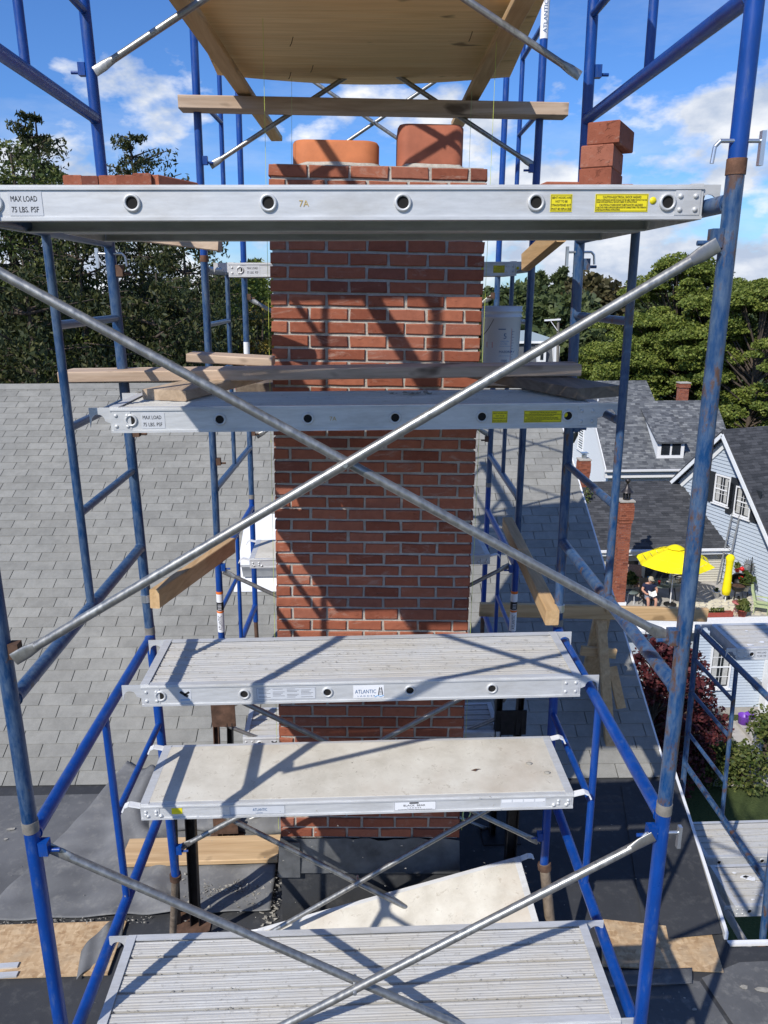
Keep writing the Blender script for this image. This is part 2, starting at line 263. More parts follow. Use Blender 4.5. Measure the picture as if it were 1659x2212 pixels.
# ------------------------------------------------------------------ mesh + object helpers
class MB:
    def __init__(s): s.v = []; s.f = []; s.sm = []
    def add(s, vs, fs, smooth=False):
        o = len(s.v); s.v += [tuple(p) for p in vs]; s.f += [tuple(i+o for i in f) for f in fs]; s.sm += [smooth]*len(fs); return s
    def box(s, c, size, ax=None):
        c = V(c); X, Y, Z = ax or (V((1, 0, 0)), V((0, 1, 0)), V((0, 0, 1))); a, b, d = (k/2 for k in size)
        P = [c+X*(i*a)+Y*(j*b)+Z*(k*d) for k in (-1, 1) for j in (-1, 1) for i in (-1, 1)]
        return s.add(P, [(0, 2, 3, 1), (4, 5, 7, 6), (0, 1, 5, 4), (2, 6, 7, 3), (0, 4, 6, 2), (1, 3, 7, 5)])
    def span(s, a, b): a, b = V(a), V(b); return s.box((a+b)/2, [abs(b[i]-a[i]) for i in range(3)])
    def beam(s, p, q, w, h, up=(0, 0, 1)):
        p, q = V(p), V(q); X = (q-p); L = X.length; X.normalize(); Z = V(up); Z = (Z-X*Z.dot(X)).normalized(); Y = Z.cross(X)
        return s.box((p+q)/2, (L, w, h), (X, Y, Z))
    def cbeam(s, p, q, w, h, c=0.006, up=(0, 0, 1)):       # beam with eased long edges
        p, q = V(p), V(q); X = (q-p); X.normalize(); Z = V(up); Z = (Z-X*Z.dot(X)).normalized(); Y = Z.cross(X); a, b = w/2, h/2
        sec = [(-a+c, -b), (a-c, -b), (a, -b+c), (a, b-c), (a-c, b), (-a+c, b), (-a, b-c), (-a, -b+c)]
        P = [o+Y*i+Z*j for o in (p, q) for i, j in sec]; n = 8
        return s.add(P, [tuple(reversed(range(n))), tuple(range(n, 2*n))]+[(i, (i+1) % n, (i+1) % n+n, i+n) for i in range(n)])
    def tube(s, p, q, r, n=14, r2=None, cap=True):
        p, q = V(p), V(q); X = (q-p).normalized(); A = V((0, 0, 1)) if abs(X.z) < 0.9 else V((1, 0, 0)); U_ = X.cross(A).normalized(); W_ = X.cross(U_)
        r2 = r if r2 is None else r2
        P = [o+(U_*math.cos(2*math.pi*i/n)+W_*math.sin(2*math.pi*i/n))*rr for o, rr in ((p, r), (q, r2)) for i in range(n)]
        s.add(P, [(i, (i+1) % n, (i+1) % n+n, i+n) for i in range(n)], True)
        if cap: s.add(P, [tuple(reversed(range(n))), tuple(range(n, 2*n))])
        return s
    def path(s, pts, r, n=10):
        for a, b in zip(pts[:-1], pts[1:]): s.tube(a, b, r, n)
        return s
    def lathe(s, c, prof, n=20, axis=(0, 0, 1), sx=1.0, sy=1.0):
        c = V(c); Z = V(axis).normalized(); A = V((1, 0, 0)) if abs(Z.x) < 0.9 else V((0, 1, 0)); Y = Z.cross(A).normalized(); X = Y.cross(Z); P = []
        for r, h in prof:
            for i in range(n):
                t = 2*math.pi*i/n; P.append(c+X*(r*math.cos(t)*sx)+Y*(r*math.sin(t)*sy)+Z*h)
        fs = []
        for k in range(len(prof)-1):
            for i in range(n): fs.append((k*n+i, k*n+(i+1) % n, (k+1)*n+(i+1) % n, (k+1)*n+i))
        return s.add(P, fs, True)
    def poly(s, pts, th, nrm):                              # a flat polygon given real thickness behind it
        n = len(pts); nv = V(nrm).normalized()*th; a = [V(p) for p in pts]; b = [p-nv for p in a]
        return s.add(a+b, [tuple(range(n)), tuple(reversed(range(n, 2*n)))]+[(i, i+n, (i+1) % n+n, (i+1) % n) for i in range(n)])
    def mesh(s, name, mat, loc=(0, 0, 0)):
        me = bpy.data.meshes.new(name); l = V(loc); me.from_pydata([V(p)-l for p in s.v], [], s.f)
        me.polygons.foreach_set('use_smooth', s.sm); me.materials.append(MATS[mat]); me.update(); return me
def fast_mesh(name, verts, k, mat):                        # k-gons from a flat vertex array
    n = len(verts)//k; me = bpy.data.meshes.new(name); me.vertices.add(n*k); me.vertices.foreach_set('co', np.asarray(verts, np.float32).ravel())
    me.loops.add(n*k); me.loops.foreach_set('vertex_index', np.arange(n*k, dtype=np.int32)); me.polygons.add(n)
    me.polygons.foreach_set('loop_start', np.arange(0, n*k, k, dtype=np.int32)); me.materials.append(MATS[mat]); me.update(calc_edges=True); return me
def thing(name, label, cat, loc=(0, 0, 0), group=None):
    o = bpy.data.objects.new(name, None); COL.objects.link(o); o.location = loc; o.empty_display_size = 0.1; o['label'] = label; o['category'] = cat
    if group: o['group'] = group
    return o
def part(name, mb, mat, parent=None, label=None, kind=None):
    base = V((0, 0, 0)); q = parent
    while q is not None: base = base+q.location; q = q.parent
    me = mb.mesh(name, mat, base) if isinstance(mb, MB) else mb
    o = bpy.data.objects.new(name, me); COL.objects.link(o)
    if parent: o.parent = parent
    if label: o['label'] = label
    if kind: o['kind'] = kind
    return o
def solo(name, mb, mat, label, cat, group=None, loc=None):
    vs = np.array([tuple(p) for p in mb.v]); loc = V(loc) if loc is not None else V((vs[:, 0].mean(), vs[:, 1].mean(), vs[:, 2].min()))
    o = bpy.data.objects.new(name, mb.mesh(name, mat, loc)); COL.objects.link(o); o.location = loc; o['label'] = label; o['category'] = cat
    if group: o['group'] = group
    return o
def struct(name, mb, mat): o = part(name, mb, mat); o['kind'] = 'structure'; return o
def lettering(txt, size, origin, X, Z, mat, parent, name='lettering', align='LEFT', space=1.0, line=1.0, width=None):
    cu = bpy.data.curves.new(name, 'FONT'); cu.body = txt; cu.size = size; cu.align_x = align; cu.space_character = space; cu.space_line = line; cu.extrude = 0.0002; cu.resolution_u = 2
    t = bpy.data.objects.new('tmp', cu); COL.objects.link(t); bpy.context.view_layer.update()
    me = bpy.data.meshes.new_from_object(t.evaluated_get(bpy.context.evaluated_depsgraph_get())); bpy.data.objects.remove(t)
    X = V(X).normalized(); Z = V(Z).normalized(); Nn = X.cross(Z); base = V((0, 0, 0)); q = parent
    while q is not None: base = base+q.location; q = q.parent
    sx = 1.0
    if width and len(me.vertices):
        xs = [v.co.x for v in me.vertices]; sx = width/max(1e-6, max(xs)-min(xs))
    for v in me.vertices: v.co = V(origin)+X*(v.co.x*sx)+Z*v.co.y+Nn*v.co.z-base
    me.materials.clear(); me.materials.append(MATS[mat]); o = bpy.data.objects.new(name, me); COL.objects.link(o); o.parent = parent; return o

# ------------------------------------------------------------------ the house we stand over: shingled roof, flat roof, trims
TH, HY = R(27.42), R(-1.248)
HX = V((math.cos(HY), math.sin(HY), 0)); HU = V((-math.sin(HY)*math.cos(TH), math.cos(HY)*math.cos(TH), math.sin(TH))); HN = HX.cross(HU)
HP = V((0, 5.643, -3.978))
def rf(a, b, h=0.0): return HP+HX*a+HU*b+HN*h
def onroof(u, v):
    p = onp(u, v, np.array(HP), np.array(HN)); return (p-HP).dot(HX), (p-HP).dot(HU)
GZ = -17.0
house = thing('house', 'large house below the scaffold with light grey shingled roof and flat black rubber roof', 'house', (0, 7, -4))
E_, T_, NR, RAKE, LEFT = 0.1287, 0.305, 46, 2.585, -9.0
b = MB()
for (x0, x1) in ((LEFT, RAKE-0.02),):                                       # roof body under the shingles, both slopes
    A0, A1 = rf(x0, -0.25, -0.02), rf(x1, -0.25, -0.02); B0, B1 = rf(x0, NR*E_+0.02, -0.02), rf(x1, NR*E_+0.02, -0.02)
    back = V((-math.sin(HY), math.cos(HY), 0)); D0, D1 = B0+back*5.4-V((0, 0, 2.8)), B1+back*5.4-V((0, 0, 2.8))
    dn = V((0, 0, -0.25))
    b.add([A0, A1, B1, B0, D1, D0], [(0, 1, 2, 3), (3, 2, 4, 5)]); b.add([p+dn for p in (A0, A1, B1, B0, D1, D0)], [(3, 2, 1, 0), (5, 4, 2, 3)])
part('roof_board', b, 'shingle_grey', house)
def tab_geo(a0, a1, row, jit=(0, 0)):
    h0, h1 = 0.006, 0.001; a, bb = row*E_+jit[0], (row+1)*E_+0.012
    P = [rf(a0, a, 0), rf(a1, a, 0), rf(a1, bb, 0), rf(a0, bb, 0), rf(a0, a, h0), rf(a1, a, h0+jit[1]), rf(a1, bb, h1), rf(a0, bb, h1)]
    return P, [(4, 5, 6, 7), (0, 1, 5, 4), (1, 2, 6, 5), (3, 0, 4, 7)]
tabs = []; rr = random.Random(3)
for row in range(NR):
    off = (row*0.37+0.11) % 1.0*T_; k0 = int((LEFT-off)/T_)
    for k in range(k0, 200):
        a0 = off+k*T_+0.0035; a1 = a0+T_-0.007
        if a0 > RAKE: break
        if a1 < LEFT: continue
        a1 = min(a1, RAKE)
        if a1-a0 < 0.03: continue
        c = rf((a0+a1)/2, (row+.5)*E_); d = c.dot(V(F)); u = 829.5+FPX*c.dot(V(RX))/d
        seen = -20 < u < 1680 and not (600 < u < 1010)
        tabs.append((0 if seen else 1, d, a0, a1, row))
tabs.sort(); st = MB()
for i, (hid, d, a0, a1, row) in enumerate(tabs):
    P, f = tab_geo(a0, a1, row, (rr.uniform(-.002, .002), rr.uniform(-.001, .002)))
    if i < 300 and not hid: m = MB().add(P, f); part('shingle', m, 'shingle_grey', house)
    else: st.add(P, f)
part('shingle_field', st, 'shingle_grey', house, kind='stuff')
b = MB()
k = LEFT
while k < RAKE:                                                             # ridge cap pieces
    b.add([rf(k, NR*E_-.10, .012), rf(min(k+.9, RAKE), NR*E_-.10, .010), rf(min(k+.9, RAKE), NR*E_+.03, .014), rf(k, NR*E_+.03, .016),
           rf(k, NR*E_-.10, 0), rf(min(k+.9, RAKE), NR*E_-.10, 0)], [(0, 1, 2, 3), (4, 5, 1, 0)]); k += 0.9
part('ridge_cap', b, 'shingle_grey', house)
part('rake_trim', MB().beam(rf(RAKE+.012, -.2, -.09), rf(RAKE+.012, NR*E_, -.09), .02, .16, HN), 'white_paint', house)
# flat roof in front of the slope: dusty black rubber sheets with lapped seams
FZ = -3.985
EDGE0, EDGE1 = V((2.66, 5.50, FZ)), V((2.30, 3.90, FZ))
e3 = V((2.50, 3.86, FZ))
b = MB(); b.add([(-9, -3.2, FZ), (5.2, -3.2, FZ), (5.2, 3.80, FZ), EDGE1+V((0, -.06, 0)), EDGE0, (2.66, 6.2, FZ), (-9, 6.2, FZ)], [(0, 1, 2, 3, 4, 5, 6)])
part('rubber_roof', b, 'rubber_black', house)
b = MB(); b.add([(-9, 5.63, FZ+.004), (-1.9, 5.57, FZ+.004), (-2.5, 4.25, FZ+.004), (-2.8, 2.9, FZ+.004), (-9, 2.9, FZ+.004)], [(4, 3, 2, 1, 0)])
b.add([(1.2, 3.75, FZ+.004), (2.0, 3.60, FZ+.004), (2.9, -3, FZ+.004), (0.6, -3, FZ+.004)], [(0, 3, 2, 1)])
b.add([(2.02, 3.62, FZ+.008), (2.3, 3.72, FZ+.008), (5.15, 3.76, FZ+.008), (5.15, -3, FZ+.008), (3.0, -3, FZ+.008)], [(0, 4, 3, 2, 1)])
part('rubber_sheet', b, 'rubber_dusty', house)
b = MB()                                                                    # turned-up strip along the right edge, and its white metal edge
b.add([EDGE0+V((-.50, 0, .010)), EDGE0+V((-.03, 0, .05)), EDGE1+V((-.03, 0, .05)), EDGE1+V((-.52, .0, .010))], [(0, 3, 2, 1)])
part('edge_strip', b, 'rubber_black', house)
b = MB().beam(EDGE0+V((0, .15, .02)), EDGE1+V((0, 0, .02)), .022, .07); b.beam(EDGE1+V((0, -.02, -.01)), V((5.2, 3.84, FZ-.01)), .02, .03)
part('edge_trim', b, 'white_paint', house)
b = MB(); b.span((-8.8, 6.3, GZ), (2.35, 15.6, -4.4)); b.span((-8.9, -3, GZ), (2.2, 3.6, FZ-.06)); b.span((-8.9, 3.6, GZ), (2.2, 6.3, FZ-.06)); b.span((2.2, -3, GZ), (5.1, 3.7, FZ-.06))
part('wall', b, 'siding_white', house)
# white roof vent
va, vb = -1.23, 2.17
vent = thing('roof_vent', 'white metal roof vent box on the grey shingles just left of the brick chimney', 'vent', rf(va+.17, vb, 0))
part('flange', MB().box(rf(va+.2, vb+.33, .014), (.62, .80, .008), (HX, HU, HN)), 'white_metal', vent)
part('vent_body', MB().box(rf(va+.22, vb+.42, .13), (.50, .62, .17), (HX, HU, HN)), 'ladder_alu', vent)
part('hood', MB().box(rf(va+.22, vb+.47, .235), (.56, .76, .035), (HX, HU, HN)), 'white_metal', vent)

# ------------------------------------------------------------------ brick chimney
CQ = (-.4248, 4.2357, .6021, .0216, .0411, -.0214, 1.108)
CX = V((math.cos(CQ[5])*math.cos(CQ[3]), math.sin(CQ[5]), -math.sin(CQ[3]))).normalized(); CZ = V((math.sin(CQ[3]), math.sin(CQ[4]), math.cos(CQ[3])*math.cos(CQ[4]))).normalized()
CY = CZ.cross(CX).normalized(); CO = V(CQ[:3]); CW, CD = 1.108, 0.84
CR = [-0.0104, 0.0521, 0.1223, 0.1924, 0.2625, 0.3326, 0.4028, 0.4723, 0.5411, 0.6095, 0.6792, 0.7499, 0.8195, 0.8903, 0.9563, 1.0246, 1.0929, 1.1611, 1.2294, 1.2977, 1.366, 1.4286, 1.4957, 1.5617, 1.6301, 1.6964, 1.7655, 1.832, 1.8978, 1.9609, 2.0277, 2.0933, 2.1586, 2.2216, 2.2894, 2.3536, 2.4269, 2.4934, 2.5614, 2.6295, 2.6976, 2.7657, 2.8338, 2.9019, 2.97, 3.0425, 3.1106, 3.1789, 3.2471, 3.3154, 3.3837, 3.4519, 3.5202, 3.5885, 3.6567, 3.725, 3.7996, 3.869]
def ch(a, d, y=0.0): return CO+CX*a-CZ*d+CY*y                                # across, down, inwards
chim = thing('chimney', 'tall red brick chimney with two clay flues rising through the scaffold', 'chimney', ch(CW/2, 4.7, CD/2))
m = MB(); m.box(ch(CW/2, 1.935+.004, CD/2), (CW-.022, CD-.022, 3.87), (CX, CY, CZ)); part('mortar_core', m, 'mortar', chim)
def brick_geo(a0, a1, d0, d1, y0, y1, seed):
    q = random.Random(seed); j = lambda s=.0024: q.uniform(-s, s); c = .004; A = [(a0, d0), (a1, d0), (a1, d1), (a0, d1)]
    mid = [((a0+a1)/2, d0+j(.0012)), ((a0+a1)/2, d1+j(.0012))]
    ring = [(a0+j(), d0+j()), (mid[0][0], mid[0][1]), (a1+j(), d0+j()), (a1+j(), d1+j()), (mid[1][0], mid[1][1]), (a0+j(), d1+j())]
    ca, cd = (a0+a1)/2, (d0+d1)/2
    def sh(p): return (p[0]+(c if p[0] < ca-.01 else (-c if p[0] > ca+.01 else 0)), p[1]+(c if p[1] < cd else -c))
    f = [sh(p) for p in ring]; n = 6
    P = [(p[0], p[1], y0) for p in f]+[(p[0], p[1], y0+c) for p in ring]+[(p[0], p[1], y1) for p in ring]
    return P, [tuple(range(n))]+[(i+o, i+n+o, (i+1) % n+n+o, (i+1) % n+o) for o in (0, n) for i in range(n)]
ODD, EVEN = [0, .199, .408, .612, .815, 1.016, CW], [0, .089, .290, .500, .705, .912, CW]
cand = []; seed = 0
for kk in range(1, 58):
    J = ODD if kk % 2 else EVEN; d0, d1 = CR[kk-1]+(.0 if kk == 1 else .0068), CR[kk]-.0068
    for i in range(6):
        a0 = J[i]+(0 if i == 0 else .0070); a1 = J[i+1]-(0 if i == 5 else .0070); seed += 1
        hidden = (kk in (3, 4, 18)) or (38 <= kk <= 42) or (49 <= kk <= 53)         # behind the planks in this view
        cand.append((hidden, kk, a0, a1, d0, d1, seed))
cand.sort(); bs = MB()
for i, (hid, kk, a0, a1, d0, d1, sd) in enumerate(cand):
    q = random.Random(sd+99); y0 = q.uniform(-.002, .0025)
    P, f = brick_geo(a0, a1, d0, d1, y0, .05, sd); P = [ch(*p[:2], p[2]) for p in P]
    if i < 300: part('brick', MB().add(P, f, False), 'brick_clay', chim)
    else: bs.add(P, f)
for side in (0, 1, 2):                                                          # the other three faces, same bond
    wid = CD if side < 2 else CW
    for kk in range(1, 58):
        d0, d1 = CR[kk-1]+(.0 if kk == 1 else .0068), CR[kk]-.0068; p0 = .10 if kk % 2 else .205
        xs = [0]+[p0+.203*i for i in range(6) if p0+.203*i < wid-.04]+[wid]
        for i in range(len(xs)-1):
            a0, a1 = xs[i]+(.052 if i == 0 and side < 2 else (0 if i == 0 else .005)), xs[i+1]-(.052 if i == len(xs)-2 and side < 2 else (0 if i == len(xs)-2 else .005)); seed += 1
            if a1-a0 < .015: continue
            P, f = brick_geo(a0, a1, d0, d1, 0, .05, seed)
            if side == 0: P = [ch(CW-p[2], p[1], p[0]) for p in P]
            elif side == 1: P = [ch(p[2], p[1], wid-p[0]) for p in P]
            else: P = [ch(wid-p[0], p[1], CD-p[2]) for p in P]
            bs.add(P, f)
part('brickwork', bs, 'brick_clay', chim, kind='stuff')
# wash of mortar and flue liners
m = MB().box(ch(CW/2, -.002, CD/2), (CW-.04, CD-.04, .03), (CX, CY, CZ)); part('mortar_wash', m, 'mortar', chim)
def flue(a, y, w, d, h, cr, mat, name='flue_liner'):
    def ringp(w, d, c, z):
        P = []
        for (sx, sy, t0) in ((1, -1, -90), (1, 1, 0), (-1, 1, 90), (-1, -1, 180)):
            for k in range(6):
                t = R(t0+k*18); P.append(ch(a+sx*(w/2-c)+c*math.cos(t), -z, y+sy*(d/2-c)+c*math.sin(t)))
        return P
    n = 24; P = ringp(w, d, cr, 0)+ringp(w, d, cr, h-.012)+ringp(w-.016, d-.016, cr-.008, h)+ringp(w-.05, d-.05, cr-.025, h)+ringp(w-.05, d-.05, cr-.025, .0)
    fs = [(k*n+i, k*n+(i+1) % n, (k+1)*n+(i+1) % n, (k+1)*n+i) for k in range(4) for i in range(n)]
    return part(name, MB().add(P, fs, True), mat, chim)
flue(.330, .30, .455, .33, .160, .085, 'flue_orange'); flue(.825, .30, .345, .33, .245, .060, 'flue_red')
m = MB()
for (a, w) in ((.338, .435), (.835, .325)):
    pr_ = []
    for k in range(28):
        t = 2*math.pi*k/28; q = rr.uniform(.9, 1.12)
        pr_.append(((w/2+.02*q)*math.copysign(abs(math.cos(t))**.5, math.cos(t)), (.165+.02*q)*math.copysign(abs(math.sin(t))**.5, math.sin(t)), q))
    lo = [ch(a+p[0]*1.08, -.012, .30+p[1]*1.1) for p in pr_]; hi = [ch(a+p[0]*.97, -.030-.02*p[2], .30+p[1]*.97) for p in pr_]
    m.add(lo+hi, [(i, (i+1) % 28, (i+1) % 28+28, i+28) for i in range(28)], True)
part('mortar_fillet', m, 'mortar', chim)
# apron flashing and black rubber base
m = MB(); n = 22; top = [ch(-.004+i*(CW+.006)/n, 3.872+rr.uniform(-.012, .012), -.008) for i in range(n+1)]; bot = [ch(-.02+i*(CW+.03)/n, 4.10, -.030) for i in range(n+1)]
m.add(top+bot, [(i, i+n+1, i+n+2, i+1) for i in range(n)]); part('lead_apron', m, 'lead_flashing', chim)
part('lead_flap', MB().box(ch(.055, 4.00, -.036), (.13, .006, .25), (CX, CY, CZ)), 'lead_flashing', chim, 'loose crumpled lead flap at the left corner')
m = MB(); m.box(ch(CW/2, 4.36, CD/2), (CW+.0, CD+.0, .92), (CX, CY, CZ)); part('rubber_base', m, 'rubber_black', chim)
# mason's corner lines from the plywood down the two front edges, plus two loose ones
for (p, q, lab, mt) in ((ch(-.012, 3.8, -.012), ch(-.012, -.66, -.012), 'yellow mason line stretched down the left front corner of the chimney', 'string_yellow'),
                        (ch(CW+.012, 3.8, -.012), ch(CW+.012, -.66, -.012), 'yellow mason line stretched down the right front corner of the chimney', 'string_yellow'),
                        (ch(-.010, 3.6, CD+.01), ch(-.01+.05, -.64, CD+.01), 'thin green mason line at the rear left corner behind the orange flue', 'string_green'),
                        (ch(CW+.010, 3.6, CD+.01), ch(CW+.0, -.64, CD+.01), 'thin green mason line at the rear right corner behind the tall flue', 'string_green')):
    solo('mason_line', MB().tube(p, q, .0011, 6), mt, lab, 'string', 'mason lines at the chimney corners')
solo('string_loop', MB().path([ch(CW+.03, 3.52, -.02), ch(CW+.055, 3.56, -.02), ch(CW+.06, 3.68, -.02), ch(CW+.035, 3.76, -.02), ch(CW+.015, 3.70, -.02), ch(CW+.025, 3.56, -.02), ch(CW+.03, 3.52, -.02)], .003, 6), 'string_green',
     'loop of pale green string hanging at the lower right chimney corner', 'string')

# ------------------------------------------------------------------ scaffold
RT, RI = .0242, .0165
COLS = {'L1': ((-1.098, 2.21, -3.0), (-1.094, 2.21, 1.0)), 'R1': ((1.022, 2.21, -3.0), (1.027, 2.21, 1.0)), 'L3': ((-1.080, 3.735, -3.0), (-1.112, 3.735, 1.0)), 'R3': ((1.052, 3.735, -2.5), (1.036, 3.735, 1.1)),
        'L4': ((-1.022, 5.30, -2.3), (-.955, 5.30, 1.0)), 'R4': ((1.147, 5.30, -2.3), (1.176, 5.30, 1.3)), 'L6': ((-.985, 6.82, -2.9), (-.912, 6.82, .8)), 'R6': ((1.183, 6.82, -2.9), (1.222, 6.82, .8)),
        'S1': ((2.9, 4.50, -4.0), (2.9, 4.58, -3.0)), 'S3': ((2.9, 5.955, -4.0), (2.9, 6.00, -3.0)), 'S7': ((5.03, 4.50, -4.0), (5.03, 4.58, -3.0)), 'S9': ((5.03, 5.955, -4.0), (5.03, 6.00, -3.0))}
def cl(n, z):
    a, b = COLS[n]; t = (z-a[2])/(b[2]-a[2]); return V([a[i]+(b[i]-a[i])*t for i in range(3)])
def frame(near, far, z0, z1, rail_t, rail_b, rungs, rung_far, mat, label, top_cut=None, collar=None, studs=(), stub=0.07, stickers=(), inner=0.5, group='blue scaffold frames'):
    f = thing('scaffolding', label, 'scaffolding', (cl(near, z0)+cl(far, z0))/2, group)
    for c in (near, far):
        zt = z1 if top_cut is None else (top_cut if c == near else top_cut+.55)
        part('leg', MB().tube(cl(c, z0), cl(c, zt), RT, 18), mat, f)
        if collar: part('collar', MB().tube(cl(c, z0-.012), cl(c, z0+.028), RT+.0022, 18), collar, f)
    if rail_t is not None: part('top_rail', MB().tube(cl(near, rail_t), cl(far, rail_t), RT, 18), mat, f)
    part('bottom_rail', MB().tube(cl(near, rail_b), cl(far, rail_b), RT, 18), mat, f)
    ztop = rail_t if rail_t is not None else top_cut
    m0 = cl(near, rail_b).lerp(cl(far, rail_b), inner); m1 = cl(near, ztop).lerp(cl(far, ztop), inner)
    part('inner_post', MB().tube(m0, m1, RI, 14), mat, f)
    for z in rungs:
        a = m0.lerp(m1, (z-rail_b)/(ztop-rail_b)); part('rung', MB().tube(a, cl(far if rung_far else near, z), RI, 14), mat, f)
    for c, z, sgn in studs:                                                  # flip-lock that the braces hang on
        p = cl(c, z); m = MB(); m.box(p+V((sgn*.036, 0, .012)), (.030, .034, .050)); m.tube(p+V((sgn*.02, 0, 0)), p+V((sgn*.085, 0, 0)), .007, 8)
        part('brace_lock', m, mat if mat != 'blue_worn' else 'rust_steel', f)
    # weld beads
    m = MB()
    for c, z in [(near, rail_b), (far, rail_b)]+([(near, rail_t), (far, rail_t)] if rail_t is not None else []):
        p = cl(c, z); q = (cl(far if c == near else near, z)-p).normalized(); m.tube(p+q*.018, p+q*.032, RT+.004, 14, RT+.0005)
    part('weld', m, mat, f, kind='stuff')
    for c, za, zb, kind in stickers:
        m = MB().tube(cl(c, za), cl(c, zb), RT+.0009, 18, cap=False)
        if kind == 'worn': part('sticker', m, 'label_white', f, 'scuffed white sticker'); continue
        s_ = part('sticker', m, 'label_white', f)
        hh = zb-za
        if kind == 'full':
            part('orange_band', MB().tube(cl(c, zb-.02), cl(c, zb), RT+.0014, 18, cap=False), 'ink_orange', s_); part('orange_band', MB().tube(cl(c, za+hh*.48), cl(c, za+hh*.53), RT+.0014, 18, cap=False), 'ink_orange', s_)
            part('black_panel', MB().tube(cl(c, za+hh*.54), cl(c, za+hh*.74), RT+.0014, 18, cap=False), 'ink_black', s_)
            lettering('ATLANTIC', .034, cl(c, za+hh*.06)+V((.011, -RT-.0016, 0)), (0, 0, 1), (-1, 0, 0), 'ink_grey', s_, width=hh*.36)
            for q in range(4): part('print_line', MB().box(cl(c, za+hh*(.58+.035*q))+V((0, -RT-.0020, 0)), (.026, .0006, .003)), 'label_white', s_)
        else:
            part('orange_band', MB().tube(cl(c, zb-.035), cl(c, zb-.005), RT+.0014, 18, cap=False), 'ink_orange', s_)
            lettering('ATLANTIC', .032, cl(c, za+hh*.10)+V((.010, -RT-.0016, 0)), (0, 0, 1), (-1, 0, 0), 'ink_blue', s_, width=hh*.6)
    return f
MIDL = ((None), )
# first tower, nearest the camera
frame('L1', 'L3', -1.70, .255, .215, -1.235, (-.84, -.50, -.118), True, 'blue_worn', 'scratched faded blue scaffold frame at left of the near tower, middle height', collar='collar_grey', studs=(('L1', -1.07, 1), ('L3', .08, 1), ('L3', -.66, 1)))
frame('R1', 'R3', -1.70, .30, .225, -1.245, (-.84, -.50, -.118), True, 'blue_rust', 'rusty scratched blue scaffold frame at right of the near tower, middle height', collar='collar_grey', studs=(('R1', .12, -1), ('R1', -1.07, -1), ('R3', .10, 1), ('R3', -.66, 1)))
frame('L1', 'L3', .262, 2.24, 2.16, .722, (1.13, 1.47, 1.84), True, 'blue_new', 'bright blue scaffold frame at upper left of the near tower', studs=(('L3', .90, -1),))
frame('R1', 'R3', .305, 2.24, 2.16, .722, (1.13, 1.47, 1.84), True, 'blue_new', 'bright blue scaffold frame at upper right of the near tower', collar='rust_collar', studs=(('R3', .90, 1),))
frame('L1', 'L3', -3.22, -1.70, -1.735, -2.69, (-2.235,), True, 'blue_new', 'bright blue scaffold frame at lower left of the near tower, carrying the lowest planks', studs=(('L1', -1.79, 1), ('L3', -3.06, 1)))
frame('R1', 'R3', -3.22, -1.70, -1.735, -2.69, (-2.235,), True, 'blue_new', 'bright blue scaffold frame at lower right of the near tower, carrying the lowest planks', studs=(('R1', -1.80, -1), ('R3', -3.04, -1)))
# second tower, behind the chimney
frame('L4', 'L6', -1.80, .19, .135, -1.34, (-.92, -.55, -.215), False, 'blue_worn', 'faded blue scaffold frame left of the chimney on the far tower, with rust collar', studs=(('L6', -.06, 1), ('L6', -1.22, 1), ('L4', -1.15, 1)), collar='collar_grey', stickers=(('L6', -.62, -.42, 'worn'),))
frame('R4', 'R6', -1.72, .19, .135, -1.44, (-.92, -.55, -.215), False, 'blue_worn', 'shaded blue scaffold frame right of the chimney on the far tower, behind the plastic pail', studs=(('R6', -.06, -1), ('R6', -1.30, -1)), collar='collar_grey')
frame('L4', 'L6', .195, 2.12, None, .60, (1.15,), False, 'blue_new', 'bright blue scaffold frame at upper left of the far tower under the plywood corner', top_cut=1.60, collar='rust_collar', studs=(('L4', .775, 1),))
frame('R4', 'R6', .195, 2.12, 2.05, .60, (1.07, 1.56), False, 'blue_new', 'bright blue scaffold frame with white sticker at upper right of the far tower', collar='rust_collar', studs=(('R4', .73, -1),), stickers=(('R4', 1.47, 1.76, 'brand'),))
frame('L4', 'L6', -3.02, -1.80, -1.89, -2.86, (-2.26,), False, 'blue_new', 'bright blue scaffold frame at lower left of the far tower with orange and black sticker', studs=(('L4', -1.93, 1),), stickers=(('L4', -2.42, -2.10, 'full'),))
frame('R4', 'R6', -3.02, -1.72, -1.95, -3.0+.06, (-2.49,), False, 'blue_new', 'shaded dark blue scaffold frame at lower right of the far tower with sticker', studs=(('R4', -1.98, -1),), stickers=(('R4', -2.46, -2.14, 'full'),))
# third tower, down beside the house at the right
frame('S1', 'S3', -4.62, -2.78, -2.80, -4.10, (-3.09, -3.40, -3.79), True, 'blue_rust', 'rusty blue scaffold frame of the low tower beside the right roof edge', collar='rust_collar', group='frames of the low tower beside the house')
frame('S1', 'S3', -6.6, -4.64, -4.80, -6.15, (-5.2,), True, 'blue_worn', 'blue scaffold frame with white mortar-splashed top rail under the low tower', collar='collar_grey', group='frames of the low tower beside the house')
part('mortar_crust', MB().tube(cl('S1', -4.80), cl('S3', -4.80), RT+.006, 12), 'tarp_wood', bpy.data.objects.get('scaffolding.013'))

